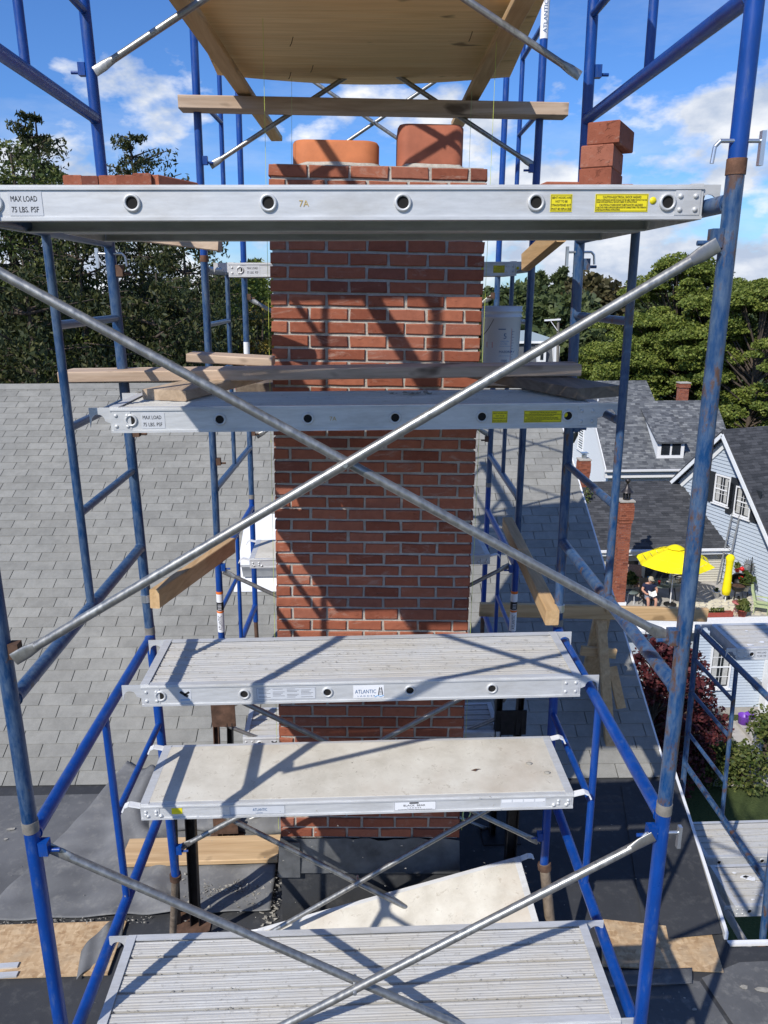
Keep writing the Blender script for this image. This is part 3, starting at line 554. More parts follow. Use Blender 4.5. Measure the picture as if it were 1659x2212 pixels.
def brace(p, q, p2, q2, label, group='crossed galvanised braces', r=.0147, off=(0, -.036, 0), bars=('ab', 'cd')):
    """two flattened-end tubes riveted where they cross"""
    t = thing('cross_brace', label, 'scaffold brace', (V(p)+V(q)+V(p2)+V(q2))/4, group)
    for i, (a, b) in enumerate(((p, q), (p2, q2))):
        if a is None: continue
        o = V(off)*i*1.0; a, b = V(a)+o, V(b)+o; d = (b-a).normalized(); m = MB(); fl = .085
        m.tube(a+d*fl, b-d*fl, r, 16)
        for s_, e in ((a, 1), (b, -1)):
            dd = d*e; Zp = dd.cross(V((0, 1, 0))).normalized(); k = 16
            P = []
            for tt, (w, h) in ((0, (.021, .0035)), (.05, (.021, .004)), (.095, (r, r))):
                P += [s_+dd*tt+Zp*(w*math.cos(2*math.pi*j/k))+V((0, 1, 0))*(h*math.sin(2*math.pi*j/k)) for j in range(k)]
            fs = [(c*k+j, c*k+(j+1) % k, (c+1)*k+(j+1) % k, (c+1)*k+j) for c in range(2) for j in range(k)]
            m.add(P, fs, True); m.add(P[:k], [tuple(range(k))])
        part('brace_tube', m, 'galvanised', t)
    c = (V(p)+V(q)+V(p2)+V(q2))/4 if p2 is not None else None
    part('rivet', MB().tube(c+V((0, -.058, 0)), c+V((0, .022, 0)), .007, 8), 'zinc', t)
    return t
def XB(l, r, y, zt, zb, label, dzl=0, dzr=0, **k):      # between two columns in the plane y
    xl, xr = cl(l, zt)[0]+.035, cl(r, zt)[0]-.035
    return brace((xl, y, zt+dzl), (xr, y, zb+dzr), (xl, y, zb+dzl), (xr, y, zt+dzr), label, **k)
XB('L1', 'R1', 2.225, .115, -1.075, 'large galvanised cross brace spanning the foreground in front of the brickwork', dzl=-.005)
XB('L1', 'R1', 2.225, -1.79, -3.01, 'galvanised cross brace low in the foreground over the nearest plank')
XB('L3', 'R3', 3.735, 2.08, .895, 'galvanised cross brace rising out of the picture top to both sides')
XB('L3', 'R3', 3.735, -1.88, -3.07, 'galvanised cross brace behind the cream plank, partly hidden', off=(0, .036, 0))
XB('L4', 'R4', 5.30, 1.96, .76, 'galvanised cross brace above the flues in front of the far tower', off=(0, .036, 0))
XB('L6', 'R6', 6.82, 1.93, .66, 'galvanised cross brace seen between the two flues against the sky', off=(0, .036, 0))
XB('L6', 'R6', 6.82, -.06, -1.25, 'galvanised cross brace at the back of the far tower, mostly behind the chimney', off=(0, .036, 0))
XB('L4', 'R4', 5.30, -1.95, -3.05, 'galvanised cross brace low behind the chimney on the far tower', off=(0, .036, 0))
brace((-1.04, 3.80, -2.72), (.92, 3.76, -3.96), (-1.0, 3.80, -3.96), (.98, 3.76, -2.66), 'mortar-crusted cross brace in front of the black chimney base')
brace((-1.07, 5.0, -2.98), (1.0, 5.0, -4.0), (-1.0, 5.0, -3.92), (1.10, 5.0, -3.0), 'cross brace between the rusty channel legs at deck level', off=(0, .036, 0))

def lockpin(p, label, flip=1):
    t = thing('locking_pin', label, 'pin', p, 'frame locking pins'); p = V(p)
    part('pin_rod', MB().path([p+V((-.055*flip, 0, 0)), p+V((.055*flip, 0, 0))], .0055, 8), 'zinc', t)
    part('hook_end', MB().path([p+V((-.055*flip, 0, 0)), p+V((-.068*flip, 0, -.014)), p+V((-.072*flip, 0, -.055))], .0055, 8), 'zinc', t)
    part('toggle', MB().box(p+V((.058*flip, 0, -.018)), (.012, .016, .085)), 'zinc', t)
lockpin(cl('R1', .375)+V((.0, -.01, 0)), 'silver locking pin through the right upright just above its rust collar')
lockpin(cl('R1', -1.785)+V((0, -.01, 0)), 'silver locking pin through the right upright below the grey collar')
lockpin(cl('R3', .165)+V((0, -.01, 0)), 'silver locking pin under the right end of the top platform', -1)
lockpin(cl('L3', .165)+V((0, -.01, 0)), 'silver locking pin under the left end of the top platform', -1)

# ------------------------------------------------------------------ aluminium planks
def plank(y0, y1, zt, x0, x1, label, railh=.098, holes=6, h0=None, sp=.381, stickers='max', deck='deck_aluminium', ndeck=5, hook=True, tilt=0.0, hook_l=None, hook_r=None, group='aluminium scaffold planks'):
    t = thing('scaffold_plank', label, 'scaffold plank', ((x0+x1)/2, (y0+y1)/2, zt-railh), group)
    for s, y in ((-1, y0), (1, y1)):
        m = MB(); yi = y-s*.0; 
        m.span((x0, y-.0025, zt-railh), (x1, y+.0025, zt)); m.span((x0, min(y, y-s*.034), zt-railh), (x1, max(y, y-s*.034), zt-railh+.004)); m.span((x0, min(y, y-s*.026)-.001, zt-.005), (x1, max(y, y-s*.026)+.001, zt+.001))
        m.span((x0, min(y, y+s*.007), zt-.012), (x1, max(y, y+s*.007), zt-.005)); m.span((x0, min(y, y+s*.007), zt-railh+.000), (x1, max(y, y+s*.007), zt-railh+.009))
        part('side_rail', m, 'aluminium', t)
    n = ndeck; w = (y1-y0-.056)/n
    for i in range(n):
        a = y0+.028+i*w; m = MB(); m.span((x0+.005, a+.006, zt-.016), (x1-.005, a+w-.006, zt-.004)); m.span((x0+.01, a+w-.014, zt-.034), (x1-.01, a+w-.008, zt-.016))
        for q in range(4): yy = a+.012+q*(w-.024)/3; m.span((x0+.006, yy-.002, zt-.004), (x1-.006, yy+.002, zt-.0022))
        part('deck_panel', m, deck, t)
    for x in (x0, x1):
        s = 1 if x == x1 else -1
        part('end_angle', MB().span((x-s*.034, y0+.004, zt+.0012), (x+s*.002, y1-.004, zt+.004)).span((x, y0+.004, zt-railh), (x+s*.003, y1-.004, zt+.001)), 'aluminium', t)
        if hook:
            for y in (y0+.004, y1-.004):
                h = (hook_r if s > 0 else hook_l) or .082; m = MB(); e = x+s*h; k = 8; rr_ = .027; cx_, cz_ = e-.033*s, zt-.052
                out_ = [(x, zt+.001), (e, zt+.001), (e, zt-.078)]
                arc = [(cx_+s*rr_*math.cos(a), cz_+rr_*math.sin(a)) for a in [math.pi*j/k for j in range(k+1)]]
                out_ += arc+[(x, zt-.062)]
                P = [V((px, y-.003, pz)) for px, pz in out_]+[V((px, y+.003, pz)) for px, pz in out_]; nn = len(out_)
                m.add(P, [tuple(range(nn)), tuple(range(2*nn-1, nn-1, -1))]+[(i, i+nn, (i+1) % nn+nn, (i+1) % nn) for i in range(nn)])
                part('hook', m, 'aluminium', t)
        yb = y0-.0028; pl = part('rivet_plate', MB().span((x-s*.080, yb-.002, zt-railh+.012), (x-s*.008, yb, zt-.014)), 'aluminium', t)
        for dx in (.022, .066):
            for dz in (.030, railh-.026): part('rivet', MB().lathe((x-s*dx, yb-.002, zt-dz), [(.0075, 0), (.007, .003), (.004, .005), (0, .0055)], 10, (0, -1, 0)), 'aluminium', pl)
    h0 = x0+.16 if h0 is None else h0
    for i in range(holes):
        hx = h0+i*sp
        if hx > x1-.1: break
        hc = V((hx, y0-.0025, zt-railh*.50)); e = part('rung_end', MB().lathe(hc, [(.0245, 0), (.0245, .005), (.021, .0075), (.0165, .006), (.0165, .001)], 22, (0, -1, 0)), 'aluminium', t)
        part('hole', MB().lathe(hc, [(.0165, .0012), (0, .0012)], 18, (0, -1, 0)), 'dark_hole', e)
    ys = y0-.0032; zm = zt-railh*.52; Xx, Zz = (1, 0, 0), (0, 0, 1)
    def lab(xc, w, h, mat, z=None, txt=(), col='ink_black', name='sticker', fr=None):
        z = zm if z is None else z; s_ = part(name, MB().span((xc-w/2, ys-.0006, z-h/2), (xc+w/2, ys, z+h/2)), mat, t)
        if fr:
            fm = MB()
            for q in (-1, 1): fm.span((xc-w/2+.002, ys-.0009, z+q*(h/2-.0025)-.0006), (xc+w/2-.002, ys-.0006, z+q*(h/2-.0025)+.0006)); fm.span((xc+q*(w/2-.0025)-.0006, ys-.0009, z-h/2+.002), (xc+q*(w/2-.0025)+.0006, ys-.0006, z+h/2-.002))
            part('border', fm, fr, s_)
        for (tx, sz, ox, oz, wd) in txt: lettering(tx, sz, (xc+ox, ys-.0012, z+oz), Xx, Zz, col, s_, width=wd)
        return s_
    if stickers == 'max':
        lab(h0+.085, .092, .062, 'label_silver', None, (('MAX LOAD', .021, -.040, .006, .072), ('75 LBS. PSF', .021, -.040, -.022, .074)))
        lettering('7A', .024, (h0+2*sp+.085, ys-.0004, zm-.008), Xx, Zz, 'ink_tan', t, name='grade_mark')
        lab(h0+4*sp+.072, .062, .047, 'label_yellow', None, (('BENT HOOKS ARE', .0085, -.0265, .0115, .053), ('NOT TO BE', .0085, -.017, .0015, .034), ('STRAIGHTENED BUT', .0085, -.0275, -.0085, .055), ('MUST BE REPLACED', .0085, -.0275, -.0185, .055)), fr='ink_black')
        lab(h0+4*sp+.245, .152, .048, 'label_yellow', None, (('CAUTION-ELECTRICAL SHOCK HAZARD', .0088, -.055, .0125, .110), ('METAL SCAFFOLDING DEVICES SHOULD NOT BE USED WHERE CONTACT MAY BE', .0055, -.072, .0060, .143), ('MADE WITH ELECTRICAL CIRCUITS. REFER TO INSTRUCTIONS', .0055, -.072, .0006, .115),
                                   ('CAUTION-CORROSIVE SUBSTANCES HAZARD', .0088, -.064, -.0085, .125), ('ACIDS AND OTHER CORROSIVE SUBSTANCES MAY SEVERELY AFFECT THE STRENGTH', .0055, -.072, -.0140, .143), ('AND FOLLOW SPECIAL INSTRUCTIONS', .0055, -.072, -.0195, .068)), fr='ink_black')
        part('seal', MB().lathe((h0+4*sp+.335, ys, zm+.006), [(.010, 0), (.010, .0006), (0, .0007)], 16, (0, -1, 0)), 'label_yellow', t)
    elif stickers == 'atlantic':
        s_ = lab(h0+.907, .135, .062, 'label_white', None, (('ATLANTIC', .026, -.060, -.008, .092), ('L A D D E R', .009, -.050, -.024, .078)), 'ink_blue')
        xl = h0+.907+.052; m = MB()
        for q in (-.009, .009): m.beam((xl+q*1.1, ys-.0012, zm-.018), (xl+q*.5, ys-.0012, zm+.020), .0010, .003, (1, 0, 0))
        for q in range(5): m.span((xl-.008+.0008*q, ys-.0018, zm-.014+q*.007), (xl+.008-.0008*q, ys-.0010, zm-.0125+q*.007))
        part('ladder_emblem', m, 'ink_black', s_)
        part('wave_emblem', MB().path([V((xl-.026, ys-.0012, zm-.026)), V((xl-.012, ys-.0012, zm-.020)), V((xl, ys-.0012, zm-.025)), V((xl+.014, ys-.0012, zm-.020))], .0016, 6), 'ink_lightblue', s_)
        s2 = lab(h0+.545, .26, .060, 'label_silver', None, (), fr='ink_grey')
        m = MB()
        for cb in range(4):
            for ln in range(7):
                if (cb*3+ln) % 5 == 4: continue
                m.span((h0+.425+cb*.062, ys-.0012, zm+.021-ln*.0066), (h0+.425+cb*.062+.052-.008*((ln*7+cb) % 3), ys-.0006, zm+.0225-ln*.0066))
        part('fine_print', m, 'ink_grey', s2)
        s3 = lab(h0+.105, .055, .058, 'label_silver'); part('picture_print', MB().beam((h0+.086, ys-.0012, zm+.020), (h0+.118, ys-.0012, zm-.004), .0012, .012, (0, 0, 1)).beam((h0+.125, ys-.0012, zm+.018), (h0+.100, ys-.0012, zm+.002), .0012, .009, (0, 0, 1)), 'ink_black', s3)
        part('print_bar', MB().span((h0+.085, ys-.0012, zm-.022), (h0+.126, ys-.0006, zm-.018)), 'ink_lightblue', s3)
    elif stickers == 'cream':
        s_ = lab(x0+.50, .24, .044, 'label_silver', zm, (('ATLANTIC', .020, -.02, -.004, .062), ('LADDER', .006, -.008, -.016, .030)), 'ink_blue', fr='ink_grey')
        s_ = lab(x0+1.185, .185, .046, 'label_white', zm, (('BLACK  BEAR', .013, -.052, -.002, .095), ('L A D D E R', .0075, -.034, -.0125, .06), ('AN INDUSTRIAL GRADE ALUMINIUM ACCESS PRODUCT', .0042, -.075, -.0195, .15)), fr='ink_black')
        part('bear_emblem', MB().span((x0+1.160, ys-.0012, zm+.011), (x0+1.20, ys-.0006, zm+.018)), 'ink_black', s_)
        s_ = lab(x0+1.66, .20, .044, 'label_silver', zm); m = MB()
        for cb in range(4):
            m.span((x0+1.565+cb*.049, ys-.0012, zm+.004), (x0+1.608+cb*.049, ys-.0006, zm+.018))
        part('fine_print', m, 'label_white', s_); lab(x0+.155, .046, .030, 'label_yellow', zm+.006)
    return t
plank(2.33, 2.795, .283, -1.085, .995, 'front aluminium platform of the top level, with yellow caution stickers, across the picture', railh=.092, h0=-.992, holes=7, sp=.377, hook_r=.05, hook_l=.03)
plank(2.83, 3.29, .283, -.985, .995, 'rear aluminium platform of the top level, only its underside showing behind the front one', railh=.092, stickers=None, hook_r=.05, hook_l=.05)
plank(3.055, 3.515, -.437, -.965, .965, 'aluminium plank at middle height with weathered lumber lying on it', h0=-.885, sp=.346)
plank(3.055, 3.515, -1.645, -.955, .975, 'aluminium plank below the brickwork with blue ladder-maker sticker, mortar-dusty', h0=-.872, sp=.363, stickers='atlantic')
plank(2.225, 2.70, -2.63, -1.0, .955, 'nearest lowest aluminium plank with ribbed deck, filling the bottom of the picture', h0=-.90)
plank(5.42, 5.88, .180, -.835, 1.09, 'high aluminium plank of the far tower, seen either side of the chimney', railh=.090, h0=-.76, hook_l=.1)
plank(4.98, 5.40, -3.12, -.86, 1.02, 'small low aluminium plank behind the chimney base between rusty legs', h0=-.74, stickers='atlantic', holes=2, hook=False)
plank(5.44, 5.90, -2.72, 2.96, 4.93, 'mortar-splashed aluminium plank on top of the low tower at the right edge', h0=3.08)
plank(5.50, 5.96, -4.73, 2.96, 4.93, 'shaded aluminium plank of the low tower just under the leafy shrubs', h0=3.08, stickers=None)
plank(4.96, 5.42, -4.74, 2.96, 4.93, 'mortar-spattered aluminium plank beside the shaded one on the low tower', h0=3.08, stickers=None)
plank(5.02, 5.48, -6.15, 2.96, 4.93, 'lowest aluminium plank of the low tower beyond the white roof edge', h0=3.08, stickers=None)
# cream plywood-deck planks with aluminium rims
def cream(x0, x1, y0, y1, zt, label, M4=None, stick=True):
    t = plank(y0, y1, zt, x0, x1, label, railh=.070, holes=0, stickers='cream' if stick else None, ndeck=1, deck='cream_deck', hook=False, group='cream plywood-decked planks')
    for x, s in ((x0, -1), (x1, 1)):
        for y in (y0+.01, y1-.01):
            m = MB(); pts = [V((x-.01*s, y, zt-.012)), V((x+.050*s, y, zt+.002)), V((x+.070*s, y, zt-.008)), V((x+.080*s, y, zt-.030)), V((x+.080*s, y, zt-.055))]
            for a, b_ in zip(pts[:-1], pts[1:]): m.beam(a, b_, .03, .007)
            part('hook', m, 'white_metal', t)
        part('bolt', MB().lathe((x-.03*s, y0-.003, zt-.052), [(.010, 0), (.009, .004), (0, .008)], 10, (0, -1, 0)), 'aluminium', t)
        part('bolt', MB().lathe((x-.085*s, y0-.003, zt-.052), [(.010, 0), (.009, .004), (0, .008)], 10, (0, -1, 0)), 'aluminium', t)
    part('deck_sheet', MB().span((x0+.008, y0+.020, zt-.004), (x1-.008, y1-.020, zt+.0035)), 'cream_deck', t)
    if M4: t.location = M4[0]; t.rotation_euler = M4[1]
    return t
cream(-.955, .925, 2.885, 3.34, -2.125, 'cream plywood-decked plank with crossing shadows, above the nearest plank')
cream(-.79, .96, 5.32, 5.76, -1.865, 'far cream plank with mortar on it, showing only beside the chimney on the far tower', stick=False)
lp = cream(-.83, .83, -.23, .23, 0, 'cream plywood-decked plank lying tilted on the deck against the chimney base', stick=False)
pa, pb = V((-.56, 3.90, -3.80)), V((1.02, 3.90, -3.33)); dX = (pb-pa).normalized(); dY = V((0, .93, .37)); dY = (dY-dX*dY.dot(dX)).normalized(); dZ = dX.cross(dY)
lp.matrix_world = Matrix(((dX.x, dY.x, dZ.x, 0), (dX.y, dY.y, dZ.y, 0), (dX.z, dY.z, dZ.z, 0), (0, 0, 0, 1))); lp.location = (pa+pb)/2-dY*.23-dX*.07
# dried mortar crumbs and debris on the planks
m = MB(); q = random.Random(5)
def crumbs(m, n, fx, smin, smax):
    for _ in range(n):
        p = V(fx()); s_ = q.uniform(smin, smax); P = [p+V((q.uniform(-1, 1)*s_, q.uniform(-1, 1)*s_*.7, (k > 3)*s_*q.uniform(.3, .7))) for k in range(6)]
        m.add(P, [(0, 1, 4), (1, 2, 5), (2, 3, 4), (3, 0, 5), (0, 4, 5), (1, 5, 4), (2, 4, 5)])
crumbs(m, 260, lambda: (q.uniform(-.98, .93), 2.253+.0838*q.randint(0, 4)+q.gauss(.082, .007), -2.633), .002, .007)
crumbs(m, 240, lambda: (q.uniform(-.9, .93), 3.083+.0808*q.randint(0, 4)+q.gauss(.080, .006), -1.648), .002, .006)
crumbs(m, 60, lambda: (q.uniform(-.95, .9), q.uniform(2.25, 3.3), -2.633 if q.random() < .0 else -2.1215), .002, .006)
crumbs(m, 70, lambda: (-.86+q.gauss(0, .05), 3.50+q.gauss(0, .012), -.433), .006, .02)
crumbs(m, 18, lambda: (.28+q.gauss(0, .06), 3.36+q.gauss(0, .02), -.433), .01, .02)
o = part('mortar_crumbs', m, 'rubble'); o['kind'] = 'stuff'; o['label'] = 'dried mortar crumbs scattered over the scaffold planks'

# ------------------------------------------------------------------ timber roof over the work, lumber, bricks, pail
def lumber(name, p, q, w, h, mat, label, cat='lumber', up=(0, 0, 1), c=.005, group=None): return solo(name, MB().cbeam(p, q, w, h, c, up), mat, label, cat, group)
m = MB(); nx, ny = 24, 20; PZ = 1.272
def ply(i, j, k):
    fx, fy = i/nx, j/ny; x0 = -.757+(-.82+.757)*fy; x1 = .883+(.985-.883)*fy; sag = -.018*math.sin(fx*math.pi)*fy; yy = 3.97+fy*1.35+(.02*fx+.13*math.sin(fx*math.pi))*fy
    return V((x0+(x1-x0)*fx, yy, PZ+sag-.0*fy+k*.013))
for k in (0, 1):
    P = [ply(i, j, k) for j in range(ny+1) for i in range(nx+1)]; fs = [(j*(nx+1)+i, (j+1)*(nx+1)+i, (j+1)*(nx+1)+i+1, j*(nx+1)+i+1) for j in range(ny) for i in range(nx)]
    m.add(P, fs if k == 0 else [tuple(reversed(f)) for f in fs], True)
for (A, B_) in [((i, 0), (i+1, 0)) for i in range(nx)]+[((i+1, ny), (i, ny)) for i in range(nx)]+[((0, j+1), (0, j)) for j in range(ny)]+[((nx, j), (nx, j+1)) for j in range(ny)]:
    m.add([ply(*A, 0), ply(*B_, 0), ply(*B_, 1), ply(*A, 1)], [(0, 1, 2, 3)])
pw = thing('plywood_sheet', 'knotty plywood sheet laid overhead on two timbers, seen from below', 'plywood', ply(12, 10, 0))
part('sheet', m, 'plywood_ply', pw)
for (x, y) in ((-.30, 4.55), (-.22, 5.05), (.62, 4.45), (-.36, 5.2)): part('bent_nail', MB().path([V((x, y, PZ-.004)), V((x-.01, y, PZ-.035)), V((x-.018, y-.004, PZ-.05))], .0022, 6), 'rust_steel', pw)
lumber('rafter', (-.80, 2.2, 1.236), (-.585, 6.55, 1.130), .089, .040, 'lumber_new_y', 'left wooden rafter under the plywood, its end hanging beyond the cross beam', 'rafter')
lumber('rafter', (.735, 2.2, 1.236), (.745, 6.0, 1.130), .089, .040, 'lumber_new_y', 'right wooden rafter under the plywood, ending above the tall flue', 'rafter')
lumber('cross_beam', (-1.045, 5.255, 1.098), (1.325, 5.255, 1.062), .14, .075, 'lumber_grey_x', 'long weathered beam lying across the blue uprights behind the flues', 'beam')
lumber('front_plank', (-1.25, 3.29, 1.170), (1.25, 3.29, 1.170), .27, .045, 'lumber_grey_x', 'scaffold plank carrying the front of the overhead rafters, above the picture', 'lumber')
# short timbers on the scaffold
lumber('timber', (-1.05, 3.86, .275), (-.60, 3.70, .215), .04, .088, 'lumber_grey_x', 'timber offcut jutting right from under the top platform at left', up=(0, 0, 1))
lumber('timber', at(1136, 566, y=3.95), at(1212, 500, y=3.42), .045, .085, 'lumber_new_y', 'timber jutting toward the chimney from under the top platform at right')
def hb(u, v, y): return at(u, v, y=y)
# weathered planks lying on the middle platform
zl = -.437
lumber('loose_board', (-.80, 3.26, zl+.022), (-.52, 4.02, zl+.030), .21, .044, 'lumber_grey_y', 'thick board lying end-on at the left of the middle platform under the long board')
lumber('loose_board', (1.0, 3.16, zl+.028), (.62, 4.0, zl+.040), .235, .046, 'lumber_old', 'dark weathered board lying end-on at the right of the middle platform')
lumber('loose_board', (-1.36, 3.72, -.377), (1.02, 3.58, -.352), .19, .050, 'lumber_grey_x', 'long weathered board lying across the middle platform in front of the bricks')
lumber('loose_board', (-.84, 4.02, -.318), (-.42, 4.02, -.345), .19, .042, 'lumber_grey_x', 'short pale board on top of the stack left of the chimney')
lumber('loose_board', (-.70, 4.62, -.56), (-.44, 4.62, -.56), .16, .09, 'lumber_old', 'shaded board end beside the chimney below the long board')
lumber('loose_board', (.62, 5.30, -.585), (1.13, 5.30, -.600), .26, .05, 'lumber_grey_x', 'board under the white plastic pail right of the chimney')
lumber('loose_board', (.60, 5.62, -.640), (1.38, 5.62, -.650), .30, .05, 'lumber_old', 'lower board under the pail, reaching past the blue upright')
# two-by-fours strapped at mid height, left and right
t = thing('timber', 'pale two-by-four tied to the left upright, its sawn end facing the camera', 'lumber', (-1.0, 3.6, -1.5))
pL0, pL1 = at(334, 1294, y=3.60), at(500, 1178, y=4.72); part('timber_bar', MB().cbeam(pL0, pL1, .050, .098, .004), 'lumber_new_y', t); part('strap', MB().tube(cl('L3', -1.53), cl('L3', -1.49), RT+.004, 14), 'zinc', t)
pR0, pR1 = at(1193, 1334, y=3.66), at(1096, 1130, y=5.15); t = thing('timber', 'long two-by-four tied to the right upright, sawn end facing the camera', 'lumber', pR0)
part('timber_bar', MB().cbeam(pR0, pR1, .070, .088, .004), 'lumber_new_y', t); part('strap', MB().tube(cl('R3', -1.63), cl('R3', -1.59), RT+.004, 14), 'zinc', t)
# timber raker stand on the shingles at the right
A, B_ = at(1036, 1316, y=6.30), at(1527, 1328, y=6.30)
lumber('timber_rail', A, B_, .042, .125, 'lumber_new_x', 'long horizontal two-by-six standing out past the right edge of the shingled roof', up=(0, 0, 1))
st_ = thing('timber_trestle', 'leaning timber trestle on the shaded shingles under the long two-by-six', 'trestle', at(1310, 1618, y=5.9))
part('leg', MB().cbeam(at(1297, 1325, y=6.36), at(1318, 1615, y=5.87), .085, .05, .004, (0, 1, 0)), 'lumber_new_y', st_)
part('leg', MB().cbeam(at(1302, 1325, y=6.5), at(1272, 1470, y=6.35), .15, .045, .004, (0, 1, 0)), 'lumber_new_y', st_)
part('brace', MB().cbeam(at(1255, 1405, y=6.30), at(1330, 1412, y=6.30), .04, .09), 'lumber_new_x', st_)
part('gusset', MB().cbeam(at(1322, 1440, y=6.2), at(1342, 1530, y=6.05), .08, .04, .003, (0, 1, 0)), 'lumber_new_y', st_)
part('cap_block', MB().cbeam(at(1317, 1290, y=6.30), at(1317, 1318, y=6.30), .09, .09, .004, (0, 1, 0)), 'lumber_new_x', st_)
lumber('base_board', (-1.72, 4.76, FZ+.085), (-.61, 4.76, FZ+.085), .26, .038, 'board_raw', 'fresh knotty board under the steel legs left of the chimney base')
# strand board sheets on the deck
solo('strand_board', MB().box((-2.43, 3.985, FZ+.018), (1.75, .41, .012)), 'strand_board', 'long strand board sheet on the rubber roof at lower left', 'strand board')
m = MB(); P = [V((1.20, 3.99, FZ+.022)), V((2.22, 3.99, FZ+.022)), V((2.16, 3.66, FZ+.022)), V((1.20, 3.66, FZ+.022))]; P = [at(1300, 1985, z=FZ+.022), at(1535, 2010, z=FZ+.022), at(1563, 2098, z=FZ+.022), at(1300, 2085, z=FZ+.022)]
m.poly(P, .012, (0, 0, 1)); s_ = solo('strand_board', m, 'strand_board', 'strand board sheet on the rubber roof at lower right behind the blue upright', 'strand board')
# steel leg extensions
def chan(p, q, w, d, mat, parent, name='channel'):
    m = MB()
    for s in (-1, 1): m.beam(V(p)+V((s*w/2, 0, 0)), V(q)+V((s*w/2, 0, 0)), .006, d, (0, 1, 0))
    m.beam(V(p)+V((0, d/2, 0)), V(q)+V((0, d/2, 0)), w, .005, (0, 1, 0)); return part(name, m, mat, parent)
t = thing('channel_post', 'rusty steel channel leg standing on the fresh board left of the chimney', 'steel post', (-1.03, 4.93, FZ+.04))
for dx in (-.045, .06): chan((-1.00+dx, 5.02, -2.72), (-1.03+dx*.8, 4.95, FZ+.05), .035, .05, 'black_steel' if dx > 0 else 'rust_steel', t)
part('cross_plate', MB().box((-.99, 4.985, -2.93), (.17, .012, .19)), 'rust_steel', t); part('cross_plate', MB().box((-1.02, 4.93, -3.83), (.18, .012, .13)), 'rust_steel', t)
part('base_plate', MB().box((-1.02, 4.93, FZ+.045), (.25, .20, .010)), 'rust_steel', t)
t = thing('channel_post', 'dark steel channel leg in the shade right of the chimney', 'steel post', (1.02, 4.93, FZ))
for dx in (-.07, .09): chan((1.08+dx, 5.02, -2.78), (1.04+dx*.8, 4.95, FZ+.01), .04, .06, 'black_steel', t)
part('cross_plate', MB().box((1.10, 4.985, -3.05), (.22, .012, .20)), 'black_steel', t); part('base_plate', MB().box((1.04, 4.93, FZ+.008), (.28, .22, .010)), 'black_steel', t)
t = thing('channel_post', 'black steel channel leg beside the lower left blue upright, standing on the rubber roof', 'steel post', (-.93, 4.10, FZ))
chan((-.985, 3.86, -2.55), (-1.10, 4.16, FZ+.01), .055, .05, 'black_steel', t); part('channel', MB().beam((-1.07, 3.84, -2.55), (-1.22, 4.18, FZ+.01), .03, .05), 'black_steel', t)
part('base_plate', MB().box((-1.12, 4.16, FZ+.008), (.24, .2, .010)), 'rust_steel', t)
t = thing('screw_jack', 'dirty screw jack leg under the lower left blue upright of the near tower', 'jack', (-1.22, 4.0, FZ))
jt = cl('L3', -3.22); part('jack_post', MB().tube(jt, (-1.20, 3.92, FZ+.01), .021, 14), 'lumber_old', t); part('jack_nut', MB().tube(jt+V((0, 0, .005)), jt+V((-.004, .006, -.035)), .034, 8), 'rust_steel', t)
t = thing('screw_jack', 'dirty screw jack leg under the lower right blue upright of the near tower', 'jack', (1.08, 3.9, FZ))
jt = cl('R3', -3.22); part('jack_post', MB().tube(jt, (1.12, 3.50, FZ+.01), .030, 14), 'lumber_old', t); part('jack_nut', MB().tube(jt, jt+V((.004, -.006, -.035)), .04, 8), 'rust_steel', t)
t = thing('channel_post', 'black steel channel leg beside the lower right blue upright near the tilted plank', 'steel post', (.93, 4.0, FZ))
chan((.905, 3.9, -2.55), (.90, 4.0, FZ+.01), .06, .05, 'black_steel', t); part('base_plate', MB().box((.90, 4.0, FZ+.008), (.2, .2, .010)), 'black_steel', t)
for c, lab in (('L1', 'screw jack under the near left blue upright, below the picture'), ('R1', 'screw jack under the near right blue upright, below the picture')):
    t = thing('screw_jack', lab, 'jack', V(cl(c, FZ))); part('jack_post', MB().tube(cl(c, -3.25), cl(c, FZ), .02, 12), 'rust_steel', t); part('base_plate', MB().box(cl(c, FZ+.006), (.18, .18, .01)), 'rust_steel', t)
for c, y in (('L6', 6.82), ('R6', 6.82)):
    p = cl(c, -3.0); pz = HP.z+(p.y-HP.y)*math.tan(TH); t = thing('screw_jack', 'screw jack under the rear '+('left' if c == 'L6' else 'right')+' upright of the far tower on the shingles', 'jack', V((p.x, p.y, pz)))
    part('jack_post', MB().tube(p, (p.x, p.y, pz), .02, 12), 'rust_steel', t)
for x in (2.9, 5.03):
    for y in (4.5, 5.95):
        pass
# brick stacks on the top platform
def loose_brick(c, ang, lab, grp, dims=(.198, .092, .060)):
    m = MB(); l, w, h = (k/2 for k in dims); cc = .003; ca, sa = math.cos(ang), math.sin(ang)
    P = []
    for z, k in ((-h, cc), (-h+cc, 0), (h-cc, 0), (h, cc)):
        for x, y in ((-l+k, -w+k), (l-k, -w+k), (l-k, w-k), (-l+k, w-k)): P.append(V(c)+V((x*ca-y*sa, x*sa+y*ca, z+h)))
    fs = [(3, 2, 1, 0), (12, 13, 14, 15)]+[(r_*4+i, r_*4+(i+1) % 4, r_*4+4+(i+1) % 4, r_*4+4+i) for r_ in range(3) for i in range(4)]
    return solo('loose_brick', m.add(P, fs), 'brick_clay', lab, 'brick', grp, loc=c)
zt = .272
g = 'bricks waiting on the top platform'
def onb(u, y): return at(u, 400, y=y).x
for u, th_, dz_, lab in ((1284, 27, 0, 'bottom'), (1285, 26, .0605, 'middle'), (1296, 30, .1212, 'topmost')):
    loose_brick((onb(u, 2.36)+.099*math.sin(R(th_)), 2.36+.099*math.cos(R(th_)), zt+dz_), R(90-th_), lab+' brick of the upright stack at the right end of the top platform', g, (.198, .090, .060))
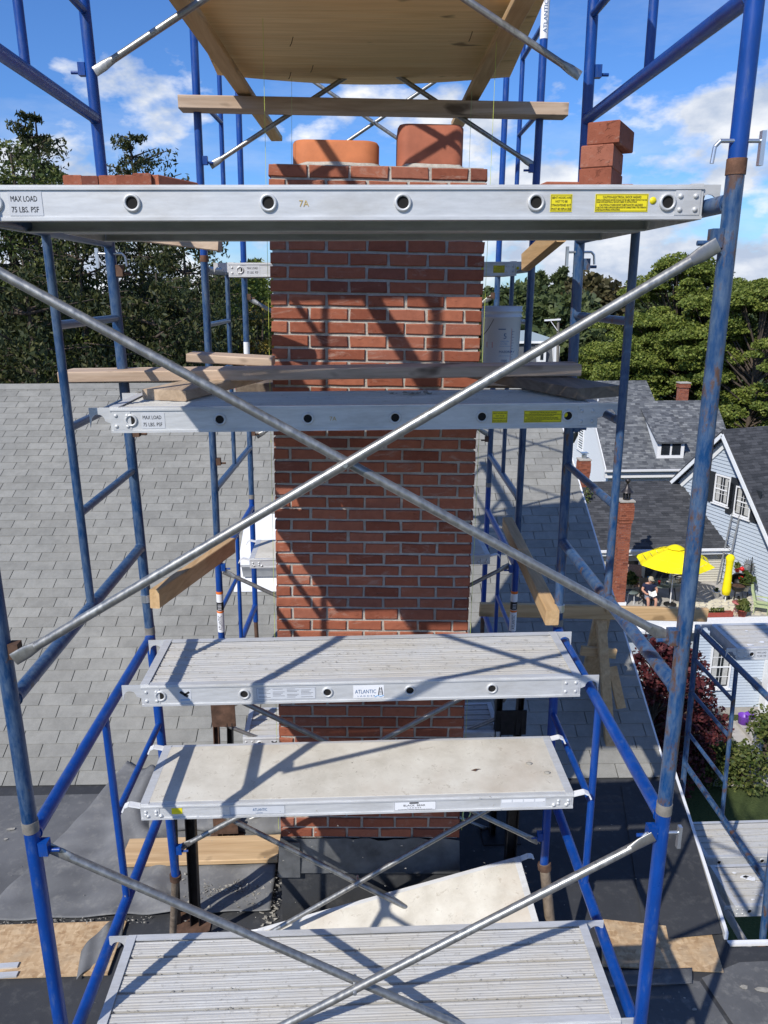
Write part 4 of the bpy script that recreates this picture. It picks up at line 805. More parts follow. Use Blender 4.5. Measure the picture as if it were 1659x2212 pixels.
loose_brick((onb(1280, 2.66)-.06, 2.70, zt), R(5), 'brick lying behind the foot of the right stack, poking out left', g)
loose_brick((onb(1280, 2.66)+.055, 2.76, zt), R(-6), 'brick lying behind the foot of the right stack, poking out right', g)
for i, (u, w_, y, a, h, lab) in enumerate(((157, .053, 2.55, 90, .058, 'leftmost brick of the left row, partly shadowed'), (196, .050, 2.55, 88, .056, 'second brick from the left in the left row, half in shadow'), (233, .050, 2.55, 90, .057, 'third brick from the left in the left row, sunlit'),
                            (269, .050, 2.55, 91, .058, 'fourth brick from the left in the left row, sunlit'), (306, .052, 2.55, 91, .063, 'fifth brick from the left in the left row, standing slightly proud'), (356, .052, 2.56, 66, .060, 'angled brick at the right end of the left row'), (404, .055, 2.68, 80, .046, 'low brick peeking out at the right end of the left row'))):
    loose_brick((onb(u, y-.1), y, zt-.004), R(a), lab+' on the top platform', g, (.198, w_, h))
# plastic pail
pb = at(1080, 782, y=5.34); PR, PH = .134, .37
pail = thing('plastic_pail', 'white plastic five gallon pail with blue printing right of the chimney', 'pail', pb)
pr_ = [(PR*.90, 0), (PR*.91, .004), (PR*.985, PH*.80), (PR*1.035, PH*.81), (PR*1.035, PH*.83), (PR*.99, PH*.835), (PR, PH*.90), (PR*1.045, PH*.905), (PR*1.045, PH*.925), (PR*1.005, PH*.93), (PR*1.02, PH), (PR*.98, PH), (PR*.88, .01), (0, .01)]
part('bucket_wall', MB().lathe(pb, pr_, 40), 'pail_plastic', pail)
part('wire_handle', MB().path([pb+V((-PR*.55, -PR*.9, PH*.78)), pb+V((-PR*.8, -PR*.95, PH*.62)), pb+V((-PR*1.0, -PR*.6, PH*.50))], .002, 6), 'black_steel', pail)
def onpail(a, z, dr=.0012): rr_ = PR*(.90+.085*z/(PH*.8))+dr; return pb+V((rr_*math.sin(a), -rr_*math.cos(a), z))
lb = part('blue_print', MB().add([onpail(-.32+.02*i, PH*z) for z in (.60, .615) for i in range(20)], [(i, i+1, i+21, i+20) for i in range(19)]), 'ink_blue', pail)
for (t_, sz, aa, zz, mt) in (('5', .050, -.06, .44, 'ink_blue'), ('GALLON', .014, -.20, .38, 'ink_lightblue'), ('18.9 LITERS', .010, -.22, .34, 'ink_lightblue'), ('CAUTION CONTENTS', .008, -.26, .30, 'ink_lightblue'), ('MASONRY', .022, -.26, .19, 'ink_blue'), ('KEEP OUT OF REACH', .008, -.26, .13, 'ink_lightblue'), ('1000', .022, -.16, .03, 'ink_blue')):
    lettering(t_, sz, onpail(aa, PH*zz, .003), (math.cos(aa+.15), math.sin(aa+.15), 0), (0, 0, 1), mt, lb)
m = MB()
for i in range(11): m.add([onpail(.42, PH*(.06+.05*i)), onpail(.50 if i % 2 else .56, PH*(.06+.05*i)), onpail(.50 if i % 2 else .56, PH*(.066+.05*i)), onpail(.42, PH*(.066+.05*i))], [(0, 1, 2, 3)])
m.add([onpail(.41, PH*.05), onpail(.42, PH*.05), onpail(.42, PH*.60), onpail(.41, PH*.60)], [(0, 1, 2, 3)]); part('measuring_scale', m, 'ink_blue', pail)
m = MB(); m.add([onpail(.37, PH*.05), onpail(.385, PH*.05), onpail(.385, PH*.62), onpail(.37, PH*.62)], [(0, 1, 2, 3)]); part('red_rule', m, 'ink_red', pail)
s_ = part('red_badge', MB().add([onpail(a, PH*z) for a, z in ((-1.0, .28), (-.62, .28), (-.62, .38), (-1.0, .38))], [(0, 1, 2, 3)]), 'ink_red', pail); lettering('IN', .03, onpail(-.95, PH*.295, .003), (math.cos(-.8), math.sin(-.8), 0), (0, 0, 1), 'label_white', s_)
solo('red_cup', MB().lathe(at(518, 848, y=6.3), [(0, 0), (.030, 0), (.038, .055), (.036, .055), (.028, .004)], 16), 'red_plastic', 'small red plastic piece glimpsed under the long board left of the chimney', 'plastic piece')

# ------------------------------------------------------------------ loose rubber sheet folded up on the roof at left
def cloth(nx, ny, fn, name, mat, label, cat):
    P = [fn(i/nx, j/ny) for j in range(ny+1) for i in range(nx+1)]; m = MB()
    m.add(P, [(j*(nx+1)+i, j*(nx+1)+i+1, (j+1)*(nx+1)+i+1, (j+1)*(nx+1)+i) for j in range(ny) for i in range(nx)], True)
    o = solo(name, m, mat, label, cat); sm = o.modifiers.new('th', 'SOLIDIFY'); sm.thickness = .006; sm.offset = 1; return o
def fold(fx, fy):
    L = V((-2.55, 4.23, FZ+.02)).lerp(V((-2.10, 5.60, FZ+.03)), fy); Rr = V((-.60, 4.23, FZ+.03)).lerp(V((-.62, 4.70, FZ+.03)), fy)
    if fy > .5: Rr = V((-.62, 4.70, FZ+.03))
    p = L.lerp(V((-.62, 4.23+.95*fy, FZ+.03)), fx)
    up = max(0, fy-.80)/.20*max(0, 1-fx/.62); z = p.z+up*.10+.0
    z += .050*math.exp(-((fx-.30-.22*(1-fy)-.10*math.sin(fy*5))**2)/.0022)*(0.3+fy)+.030*math.exp(-((fx-.42-.20*(1-fy)**2)**2)/.0016)*(0.2+fy)+.026*math.exp(-((fx-.20-.5*(1-fy)**2)**2)/.003)
    z += .026*math.exp(-((fy-.42-.05*math.sin(fx*6))**2)/.003)*max(0, fx-.4)*2+.006*math.sin(fx*31+fy*9)+.004*math.sin(fy*37-fx*11)
    if fx > .36: p.y -= (fx-.36)*.16*max(0, fy-.4)
    return V((p.x+.10*up, p.y+up*.24, z))
cloth(90, 70, fold, 'rubber_sheet', 'rubber_grey', 'loose dusty rubber sheet with folds, lying up onto the shingles at left', 'rubber sheet')
def roll(fx, fy):
    a = fy*2.4*math.pi; r = .055*(1+.35*fx)*(1-.2*fy)+.01*math.sin(fx*17); x = -1.62+1.02*fx
    return V((x, 5.12-.06*fx+r*math.cos(a)*1.6, FZ+.07+r*math.sin(a)+.015*math.sin(fx*9+a)))
cloth(60, 40, roll, 'rolled_rubber', 'rubber_grey', 'rolled back edge of dusty rubber behind the fresh board left of the chimney', 'rubber roll')
def flapc(fx, fy): return at(175+fx*95-fy*10, 2055-fx*75+fy*60, z=FZ+.03)+V((0, 0, .05*math.sin(fx*3.1)*(1-fy)+.01*math.sin(fx*12)))
cloth(24, 16, flapc, 'rubber_flap', 'rubber_grey', 'turned-up rubber flap beside the lowest plank over the strand board', 'rubber flap')
def lap(fx, fy): return at(1310+fx*185, 2098+fy*34-8*fx, z=FZ+.028)+V((0, 0, .009*math.sin(fy*3.0)))
cloth(24, 10, lap, 'rubber_lap', 'rubber_dusty', 'raised rubber lap over the front edge of the right strand board', 'rubber lap')
m = MB(); crumbs(m, 420, lambda: ((lambda a, r: (-.95+math.cos(a)*r*.33, 4.42+math.sin(a)*r*.13, FZ+.034))(q.uniform(0, 6.28), abs(q.gauss(0, 1)))), .004, .018)
crumbs(m, 140, lambda: (-.62+q.gauss(0, .025), q.uniform(3.9, 4.7), FZ+.01), .006, .024); crumbs(m, 160, lambda: (q.uniform(-3.0, -1.4), 4.20+q.gauss(0, .02), FZ+.02), .003, .012)
o = part('mortar_rubble', m, 'rubble'); o['kind'] = 'stuff'; o['label'] = 'mortar rubble scattered on the rubber roof beside the chimney base'
t = thing('steel_clips', 'two small silver hook brackets lying on the strand board at the left picture edge', 'bracket', at(20, 2100, z=FZ+.03))
for (u, v) in ((20, 2088), (18, 2108)): p = at(u, v, z=FZ+.03); part('bracket', MB().beam(p+V((-.16, 0, 0)), p+V((.05, .01, 0)), .035, .012), 'aluminium', t)

# ------------------------------------------------------------------ ground and neighbourhood
m = MB(); m.add([(-3000, -400, GZ), (3000, -400, GZ), (3000, 5000, GZ), (-3000, 5000, GZ)], [(0, 1, 2, 3)]); struct('ground', m, 'grass_ground')
npy = lambda v: np.array(v)
def siding(P0, X, L, z0, z1, exp, mat, parent, nrm, name='clapboard', clip=None, th=.045, maxn=300):
    """clapboards as separate boards on a vertical wall; clip(z) gives the span along the wall"""
    P0, X, nrm = V(P0), V(X).normalized(), V(nrm).normalized(); n = int((z1-z0)/exp); tmpl = {}
    for i in range(n):
        z = z0+i*exp; a, b_ = (0, L) if clip is None else clip(z+exp/2)
        if b_-a < .05: continue
        q0, q1 = P0+X*a, P0+X*b_; q0.z = q1.z = z; up = V((0, 0, exp+.01)); o1, o0 = nrm*th, nrm*.003
        MBX = MB().add([q0, q1, q1+up, q0+up, q0+o1, q1+o1, q1+up+o0, q0+up+o0], [(4, 5, 6, 7), (0, 1, 5, 4), (1, 2, 6, 5), (3, 0, 4, 7)])
        part(name, MBX, mat, parent)
def shingle_plane(O, X, U_, w, h, exp, tab, mat, parent, inside=None, name='shingle_field', th=.012, seed=1):
    """rows of shingle tabs on any roof plane, joined (too small to pick apart singly)"""
    O, X, U_ = V(O), V(X).normalized(), V(U_).normalized(); Nn = X.cross(U_).normalized(); q = random.Random(seed); m = MB()
    if Nn.z < 0: Nn = -Nn
    for r_ in range(int(h/exp)+1):
        off = q.random()*tab; k = -1
        while k*tab+off < w:
            a0, a1 = max(0, k*tab+off), min(w, (k+1)*tab+off); k += 1
            if a1-a0 < .02: continue
            b0, b1 = r_*exp, min((r_+1)*exp+.01, h+.01)
            if inside and not inside((a0+a1)/2, (b0+b1)/2): continue
            t_ = th*q.uniform(.6, 1.5)
            P = [O+X*a0+U_*b0+Nn*t_, O+X*a1+U_*b0+Nn*t_, O+X*a1+U_*b1+Nn*.001, O+X*a0+U_*b1+Nn*.001, O+X*a0+U_*b0, O+X*a1+U_*b0]
            m.add(P, [(0, 1, 2, 3), (4, 5, 1, 0)])
    return part(name, m, mat, parent, kind='stuff')
def window(parent, c, X, nrm, w, h, panes=(2, 3), frame_mat='white_paint', curtains=True, name='window', sash=True):
    c, X, nrm = V(c), V(X).normalized(), V(nrm).normalized(); Z = V((0, 0, 1)); wf = part(name, MB().box(c+nrm*.01, (w, .03, h), (X, nrm, Z)), 'window_glass', parent)
    m = MB()
    for s in (-1, 1): m.box(c+X*s*(w/2+.035)+nrm*.035, (.07, .07, h+.14), (X, nrm, Z)); m.box(c+Z*s*(h/2+.035)+nrm*.035, (w, .068, .07), (X, nrm, Z))
    part('window_frame', m, frame_mat, wf); part('sill', MB().box(c-Z*(h/2+.12)+nrm*.06, (w+.3, .12, .05), (X, nrm, Z)), frame_mat, wf)
    m = MB(); 
    if sash: m.box(c+nrm*.04, (w, .03, .05), (X, nrm, Z))
    for i in range(1, panes[0]): m.box(c+X*(w*i/panes[0]-w/2)+nrm*.034, (.013, .02, h), (X, nrm, Z))
    for i in range(1, panes[1]): m.box(c+Z*(h*i/panes[1]-h/2)+nrm*.034, (w, .021, .013), (X, nrm, Z))
    part('muntin', m, frame_mat, wf)
    if curtains: part('curtain', MB().box(c-X*w*.3+nrm*.0265, (w*.28, .002, h*.92), (X, nrm, Z)).box(c+X*w*.3+nrm*.0265, (w*.28, .002, h*.92), (X, nrm, Z)), 'curtain', wf)
    return wf
def brick_stack(name, label, cx, cyy, z0, z1, w, d, cat='chimney', corbel=.0, taper=None, group=None, rows=None):
    """far brick chimney: mortar body with real courses round it"""
    t = thing(name, label, cat, (cx, cyy, z0), group); part('mortar_core', MB().box((cx, cyy, (z0+z1)/2), (w-.03, d-.03, z1-z0)), 'mortar', t)
    n = rows or int((z1-z0)/.0677); e = (z1-z0)/n; m = MB(); lst = []
    for i in range(n):
        z = z0+i*e; fr = (i+.5)/n; g = corbel if (fr > 1-.16 and fr < 1-.03) else (corbel*.5 if fr >= 1-.03 or (1-.20 < fr <= 1-.16) else 0)
        ww, dd = w+2*g, d+2*g
        for ax, s, L in ((0, -1, ww), (0, 1, ww), (1, -1, dd), (1, 1, dd)):
            off = 0 if i % 2 else .1; k = 0; x = -L/2
            while x < L/2-.02:
                x2 = min(L/2, (x+.19 if not (k == 0 and off) else x+.09)); 
                a, b_ = x, x2
                if ax == 0: m.span((cx+a+.005, cyy+s*(dd/2-.02)-.02, z+.006), (cx+b_-.005, cyy+s*(dd/2-.02)+.02, z+e-.006))
                else: m.span((cx+s*(ww/2-.02)-.02, cyy+a+.005+.02, z+.006), (cx+s*(ww/2-.02)+.02, cyy+b_-.005-.02 if b_-a > .06 else cyy+b_-.005, z+e-.006))
                x = x2; k += 1
    part('brickwork', m, 'brick_clay', t, kind='stuff'); part('crown', MB().box((cx, cyy, z1+.03), (w+2*corbel+.02, d+2*corbel+.02, .06)), 'mortar', t); return t

# --- patio house (dark roofed wing with the patio in front)
YC = 33.0
PZ_ = -13.15
eL, eR = at(1268, 1184, y=YC), at(1578, 1187, y=YC); eR.z = eL.z = (eL.z+eR.z)/2
sl = math.tan(R(33))
def up_roof(u, v, E, s=sl):                              # point on the roof plane rising backwards from an eave through E
    return onp(u, v, npy(E), np.array([0, -s, 1.0]))
rg = up_roof(1400, 1039, eL); hC = (rg.y-YC)
hc = thing('patio_house', 'low wing with dark shingled roof behind the yellow patio umbrella', 'house', (18, YC+2, GZ))
Uc = V((0, 1, sl)).normalized(); LC = hC/Uc.y; x0C, x1C = eL.x-1.2, eR.x+1.2
part('roof', MB().add([V((x0C, YC, eL.z-.02)), V((x1C, YC, eL.z-.02)), V((x1C, rg.y, rg.z-.02)), V((x0C, rg.y, rg.z-.02)), V((x1C, rg.y+hC, eL.z)), V((x0C, rg.y+hC, eL.z))], [(0, 1, 2, 3), (3, 2, 4, 5)]), 'shingle_dark', hc)
shingle_plane((x0C, YC, eL.z), (1, 0, 0), Uc, x1C-x0C, LC, .14, .33, 'shingle_dark', hc, seed=4)
part('gutter', MB().span((x0C, YC-.16, eL.z-.10), (x1C, YC-.02, eL.z-.01)), 'white_paint', hc); part('fascia', MB().span((x0C, YC-.02, eL.z-.30), (x1C, YC+.02, eL.z-.02)), 'siding_white', hc)
YW = YC+.35
part('wall', MB().span((x0C, YW, GZ), (x1C, YW+.2, eL.z-.05)), 'siding_tan', hc)
siding((x0C, YW-.001, 0), (1, 0, 0), x1C-x0C, PZ_, eL.z-.3, .115, 'siding_tan', hc, (0, -1, 0))
for (u0_, u1_, v0_, v1_, nm, mat) in ((1312, 1335, 1206, 1290, 'sliding_door', 'dark_hole'), (1335, 1372, 1212, 1290, 'screen_door', 'iron_black'), (1395, 1440, 1215, 1290, 'glass_door', 'window_glass')):
    a, b_ = at(u0_, v0_, y=YW-.03), at(u1_, v1_, y=YW-.03); b_.z = max(b_.z, PZ_); part(nm, MB().span((a.x, YW-.05, PZ_+.02), (b_.x, YW-.02, a.z)), mat, hc)
    part('door_frame', MB().span((b_.x, YW-.09, PZ_+.02), (b_.x+.07, YW-.02, a.z)), 'white_paint', hc)
# --- light blue gabled house at the right edge
P0 = eR.copy(); wd = V((-.31, .95, 0)).normalized(); nd = V((-.95, -.31, 0)).normalized(); NDn = npy(nd); P0n = npy(P0)
P0o = npy(P0+nd*.47); apex = onp(1560, 934, P0o, NDn); rl = onp(1440, 1047, P0o, NDn); rr2 = onp(1656, 1156, P0o, NDn)
bl = thing('blue_house', 'light blue clapboard house with steep gable and black shutters at the right edge', 'house', (P0.x, P0.y, GZ))
def al(p): return (V(p)-P0).dot(wd)
aA, zA = al(apex), apex.z; aL_, zL = al(rl), rl.z; aR_, zR = al(rr2), rr2.z
sR = (zA-zR)/(aR_-aA); sLf = (zA-zL)/(aL_-aA)
aFar, aNear = aA+5.2, aA-9.0
zFar = zA+sLf*(-5.2)*(-1) if False else zA-abs(sLf)*5.2; zNear = zA-abs(sR)*9.0
def wp(a, z, o=0.0): p = P0+wd*a+nd*o; p.z = z; return p
part('wall', MB().poly([wp(aNear, GZ), wp(aNear, zNear), wp(aA, zA), wp(aFar, zFar), wp(aFar, GZ)], .2, nd), 'siding_blue', bl)
def clip(z):
    a = aNear if z < zNear else aA-(zA-z)/abs(sR); b_ = aFar if z < zFar else aA+(zA-z)/abs(sLf); return a, b_
def clip2(z): a, b_ = clip(z); return a, b_
siding(P0, wd, 0, GZ+.4, zA-.1, .165, 'siding_blue', bl, nd, clip=clip2)
n2 = -nd                                                  # ridge runs back to the right
for (a0, a1, z1, nm) in ((aA, aNear-.4, zNear-abs(sR)*.4, 'near'), (aA, aFar+.4, zFar-abs(sLf)*.4, 'far')):
    A_, B_ = wp(aA, zA+.12, .45), wp(a1, z1+.12, .45); L = 14.0; dn = V((0, 0, -.16))
    part('roof', MB().add([A_, B_, B_+n2*L, A_+n2*L, A_+dn, B_+dn, B_+n2*L+dn, A_+n2*L+dn], [(0, 1, 2, 3), (7, 6, 5, 4), (0, 4, 5, 1), (1, 5, 6, 2)]), 'shingle_dark', bl)
    part('rake_board', MB().beam(wp(aA, zA-.12, .47), wp(a1, z1-.12, .47), .05, .17), 'siding_white', bl)
    part('soffit_trim', MB().beam(wp(aA, zA-.42, .06), wp(a1, z1-.42, .06), .10, .30), 'siding_white', bl)
A_, B_ = wp(aA, zA+.125, .45), wp(aNear-.4, zNear-abs(sR)*.4+.125, .45)
shingle_plane(B_, n2, (A_-B_), 14, (A_-B_).length, .14, .33, 'shingle_dark', bl, seed=8)
for i, (uu, vv) in enumerate(((1562, 1058), (1607, 1085))):
    c = onp(uu, vv, P0n, NDn); wf = window(bl, c+nd*.02, wd, nd, .80, 1.20, (2, 3), curtains=True)
    for s in (-1, 1): part('shutter', MB().box(c+wd*s*.72+nd*.06, (.46, .05, 1.45), (wd, nd, V((0, 0, 1)))), 'shutter_black', bl)
c = onp(1452, 1405, P0n, NDn)
# lower part of the blue house, seen below the patio
for (uu, vv, w, h) in ((1490, 1440, .9, 1.7),):
    pass
# --- patio deck
pf = V((0, 0, 0)); yF = at(1400, 1338, z=PZ_).y; xE = onp(1600, 1320, P0n, NDn).x
pd = thing('patio', 'sunny raised patio terrace with white edge beam and flagstone floor', 'terrace', (14, yF+2, PZ_-.3))
xa = 10.2
def xw(y): return P0.x+wd.x*(y-P0.y)/wd.y-.03
part('deck', MB().add([V((xa, yF, PZ_)), V((xw(yF), yF, PZ_)), V((xw(YW), YW, PZ_)), V((xa, YW, PZ_)), V((xa, yF, PZ_-.3)), V((xw(yF), yF, PZ_-.3)), V((xw(YW), YW, PZ_-.3)), V((xa, YW, PZ_-.3))], [(0, 1, 2, 3), (4, 5, 1, 0), (4, 7, 6, 5)]), 'concrete', pd)
part('edge_beam', MB().span((xa, yF-.10, PZ_-.42), (xw(yF), yF-.003, PZ_+.03)), 'white_paint', pd); part('gutter', MB().span((xa, yF-.28, PZ_-.52), (xw(yF), yF-.11, PZ_-.40)), 'white_metal', pd)
part('lower_wall', MB().span((xa, yF+.3, GZ), (xw(yF)+.3, yF+.5, PZ_-.31)), 'siding_blue', pd)
qf = random.Random(21); nst = 0                                             # irregular flagstones
cells = []
for iy in range(9):
    for ix in range(26):
        if (ix-13)**2/150+(iy-1.5)**2/13 > 1: continue
        cx_, cy_ = 12.6+ix*.34+qf.uniform(-.05, .05)+(iy % 2)*.17, yF+.35+iy*.36+qf.uniform(-.04, .04); n_ = qf.randint(5, 7); r_ = qf.uniform(.15, .19); a0 = qf.random()
        P = [V((cx_+r_*qf.uniform(.85, 1.15)*math.cos(6.283*(k+a0)/n_), cy_+r_*qf.uniform(.85, 1.15)*math.sin(6.283*(k+a0)/n_), PZ_+.02)) for k in range(n_)]
        if cx_ < xw(cy_)-.4: part('flagstone', MB().poly(P, .018, (0, 0, 1)), 'flagstone', pd)
for (uu, vv, w, h) in ((1437, 1415, .7, 1.3), (1392, 1412, .5, .9)):
    window(pd, at(uu+20, vv, y=yF+.29), (1, 0, 0), (0, -1, 0), w, h, (2, 3))
# dark hanging planter boxes on the patio edge
for (ua, ub, lab) in ((1385, 1452, 'long red planter box under the two-by-six on the patio edge'), (1458, 1505, 'second red planter box on the patio edge beside the big blue upright'), (1512, 1580, 'planter box with small green plants on the patio edge near the green chair')):
    a, b_ = at(ua, 1337, y=yF+.12), at(ub, 1337, y=yF+.12)
    t = thing('planter_box', lab, 'planter', ((a.x+b_.x)/2, yF+.12, PZ_), 'planter boxes along the patio edge'); m = MB(); m.span((a.x, yF+.02, PZ_+.03), (b_.x, yF+.06, PZ_+.22)); m.span((a.x, yF+.22, PZ_+.03), (b_.x, yF+.26, PZ_+.22)); m.span((a.x, yF+.06, PZ_+.03), (a.x+.03, yF+.22, PZ_+.22)); m.span((b_.x-.03, yF+.06, PZ_+.03), (b_.x, yF+.22, PZ_+.22)); part('box', m, 'terracotta', t)
    part('soil', MB().span((a.x+.03, yF+.06, PZ_+.03), (b_.x-.03, yF+.22, PZ_+.18)), 'bark', t)

# ------------------------------------------------------------------ foliage builders
def leaves(cent, size, mat, name, parent, k=4, flat=0.0, droop=None, stretch=1.6):
    """one leaf-sized quad per centre, random turned; cent (n,3), size (n,)"""
    n = len(cent); a = RNG.normal(size=(n, 3)); a[:, 2] *= (1-flat)
    if droop is not None: a = a*.6+np.array(droop)[None]*1.0
    a /= np.linalg.norm(a, axis=1)[:, None]; b_ = RNG.normal(size=(n, 3)); b_ -= (b_*a).sum(1)[:, None]*a; b_ /= np.linalg.norm(b_, axis=1)[:, None]
    s = size[:, None]; A_, B_ = a*s*stretch*.5, b_*s*.5
    vs = np.stack([cent-A_, cent-B_*.9+A_*.1, cent+A_, cent+B_*.9+A_*.1], 1).reshape(-1, 3)
    base = np.array([0., 0, 0]); q = parent
    while q is not None: base = base+np.array(q.location); q = q.parent
    return part(name, fast_mesh(name, vs-base, 4, mat), mat, parent)
def trunk(parent, p, q, r0, r1, mat='bark', limbs=()):
    m = MB().tube(p, q, r0, 10, r1); part('trunk', m, mat, parent)
    if limbs:
        m = MB()
        for a, b_, r_ in limbs: m.tube(a, b_, r_, 6, r_*.35)
        part('limb', m, mat, parent, kind='stuff')
def conifer(base, H, Rad, label, mat='leaf_hemlock', whorls=26, per=9, dens=90, lsize=.13, name='conifer_tree', droop=.35, crown0=.12, cat='tree', group=None, seed=0, shape=1.0, top_gap=0.0, hang=.35):
    rg_ = np.random.default_rng(seed+5); base = V(base); t = thing(name, label, cat, base, group); top = base+V((rg_.normal()*.1, rg_.normal()*.1, H)); limbs = []; C_ = []; S_ = []
    for w in range(whorls):
        f = crown0+(1-crown0)*(w+rg_.uniform(-.3, .3))/whorls; z = f*H; rad = Rad*((1-f)**(.56*shape))*rg_.uniform(.72, 1.15)+.12
        for b_ in range(max(4, int(per*(1-.45*f)))):
            a = 2*math.pi*(b_/per)+w*1.9+rg_.uniform(-.4, .4); L = rad*rg_.uniform(.55, 1.15); d = np.array([math.cos(a), math.sin(a)]); n = max(44, int(1.9*dens*L/Rad)); s = rg_.uniform(0.12, 1, n)**.75
            rise = rg_.uniform(.02, .22) if f < .8 else rg_.uniform(.2, .7)
            zz = z+L*(s*rise-droop*s*s); side = rg_.normal(size=n)*L*.13*(1.15-s*.6); px = d[0]*L*s-d[1]*side; py = d[1]*L*s+d[0]*side
            hg = -np.abs(rg_.normal(size=n))*hang*(.4+.6*s)*min(1, L/2.0)
            C_.append(np.stack([base.x+px, base.y+py, base.z+zz+hg], 1)); S_.append(rg_.uniform(.6, 1.4, n)*lsize)
            if L > .5: limbs.append((V((base.x, base.y, base.z+z)), V((base.x+d[0]*L*.85, base.y+d[1]*L*.85, base.z+z+L*.85*(rise-droop*.85))), .018+.012*L))
    trunk(t, base, top, .05+H*.014, .02, 'bark', limbs)
    part_c = leaves(np.concatenate(C_), np.concatenate(S_), mat, 'crown', t, droop=(0, 0, -.55), stretch=2.4); part_c['kind'] = 'stuff' if False else 'part'; del part_c['kind']
    return t
def broad(base, H, Rx, label, mat='leaf_pine', clumps=60, per=160, lsize=.16, name='leafy_tree', cat='tree', group=None, seed=0, crown0=.25, flatc=.45, csize=1.0, bark='bark', Ry=None, top=1.0, stretch=1.5):
    rg_ = np.random.default_rng(seed+50); base = V(base); t = thing(name, label, cat, base, group); C_ = []; S_ = []; limbs = []; Ry = Ry or Rx
    for c in range(clumps):
        f = rg_.uniform(0, 1)**.9; z = H*(crown0+(1-crown0)*f); env = (math.sin(math.pi*min(1, .18+f*.80*top)))**.6; a = rg_.uniform(0, 2*math.pi); rr_ = math.sqrt(rg_.uniform(.10, 1))*env
        cx_, cy_ = base.x+math.cos(a)*Rx*rr_, base.y+math.sin(a)*Ry*rr_; cs = csize*rg_.uniform(.55, 1.25); n = int(per*cs)
        u_ = rg_.normal(size=(n, 3)); u_ /= np.linalg.norm(u_, axis=1)[:, None]; rad = rg_.uniform(.35, 1.06, n)[:, None]**.6; pt = u_*rad*np.array([cs, cs, cs*flatc])
        pt[:, 2] -= (pt[:, 0]**2+pt[:, 1]**2)*.18/cs
        C_.append(pt+np.array([cx_, cy_, base.z+z])); S_.append(rg_.uniform(.55, 1.4, n)*lsize); limbs.append((V((base.x, base.y, base.z+z*.72)), V((cx_, cy_, base.z+z)), .03+.012*H*.3))
    trunk(t, base, base+V((0, 0, H*.93)), .06+H*.014, .03, bark, limbs); leaves(np.concatenate(C_), np.concatenate(S_), mat, 'crown', t, flat=.35, stretch=stretch); return t
def tz(u, v, y, z=GZ):                                    # base point under a treetop pixel and the tree height
    p = at(u, v, y=y); return V((p.x, p.y, z)), p.z-z
# left: tall dark hemlocks
for i, (u, v, y, rad, lab, kw) in enumerate((
    (62, 238, 27, 4.6, 'tall dark hemlock with ragged pointed top at the left picture edge', dict(whorls=66, dens=150, shape=1.0)),
    (284, 283, 29, 5.6, 'tall dark hemlock whose sparse top stands behind the left upright', dict(whorls=66, dens=150, shape=.95)),
    (390, 470, 26, 5.0, 'drooping dark hemlock filling the gap left of the far tower', dict(whorls=34, dens=200, shape=.7)),
    (170, 470, 24, 4.4, 'dark hemlock behind the left inner post above the roof ridge', dict(whorls=34, dens=190, shape=.7)),
    (-60, 400, 24, 4.5, 'dark hemlock partly outside the left picture edge', dict(whorls=34, dens=170, shape=.7)),
    (40, 560, 20, 4.2, 'low dark hemlock just above the ridge at the left picture edge', dict(whorls=30, dens=200, shape=.6)),
    (325, 590, 22, 4.4, 'low dark hemlock just above the ridge between the left uprights', dict(whorls=30, dens=200, shape=.6)))):
    bp_, H = tz(u, v, y); conifer(bp_, H, rad, lab, seed=i*3+1, per=10, lsize=.070, droop=.32, crown0=.25, hang=.55, group='hemlocks beyond the ridge', **kw)
for i, (u, v, y, rx, mat, lab, kw) in enumerate((
    (30, 330, 25, 2.4, 'leaf_shrub', 'bright green leafy crown low at the left picture edge', dict(clumps=56, per=420, lsize=.08, csize=.8, crown0=.55)),
    (545, 585, 34, 3.2, 'leaf_pine', 'mid green tree left of the chimney under the far aluminium plank', dict(clumps=70, per=360, lsize=.10, csize=.95, crown0=.45)),
    (548, 668, 27, 2.3, 'leaf_autumn', 'yellowing autumn tree just left of the brick chimney', dict(clumps=50, per=360, lsize=.08, csize=.7, crown0=.5)),
    (480, 640, 36, 4.0, 'leaf_far', 'green tree behind the left uprights of the far tower', dict(clumps=60, per=360, lsize=.12, csize=1.1, crown0=.4)))):
    bp_, H = tz(u, v, y); broad(bp_, H, rx, lab, mat, seed=i+2, **kw)
# right: large layered green trees
for i, (u, v, y, rx, ry, lab, kw) in enumerate((
    (1478, 560, 70, 7.2, 5.0, 'large layered green tree with the highest crown right of the near tower', dict(clumps=150, per=560, crown0=.32, csize=1.35, flatc=.34)),
    (1560, 610, 66, 5.8, 5.0, 'rounded green tree directly behind the big right upright', dict(clumps=110, per=560, crown0=.30, csize=1.25, flatc=.36)),
    (1655, 610, 62, 5.8, 5.0, 'green tree cut by the right picture edge', dict(clumps=110, per=560, crown0=.30, csize=1.3, flatc=.36)),
    (1395, 700, 68, 5.5, 4.6, 'lower layered green tree behind the inner post of the right frame', dict(clumps=90, per=560, crown0=.30, csize=1.2, flatc=.36)),
    (1300, 745, 76, 4.6, 4.0, 'olive green tree with small trunks between the right uprights', dict(clumps=70, per=520, crown0=.35, csize=1.1, flatc=.5)))):
    bp_, H = tz(u, v, y); broad(bp_, H, rx, lab, 'leaf_pine', seed=i+20, lsize=.165, Ry=ry, group='layered green trees behind the grey roof', **kw)
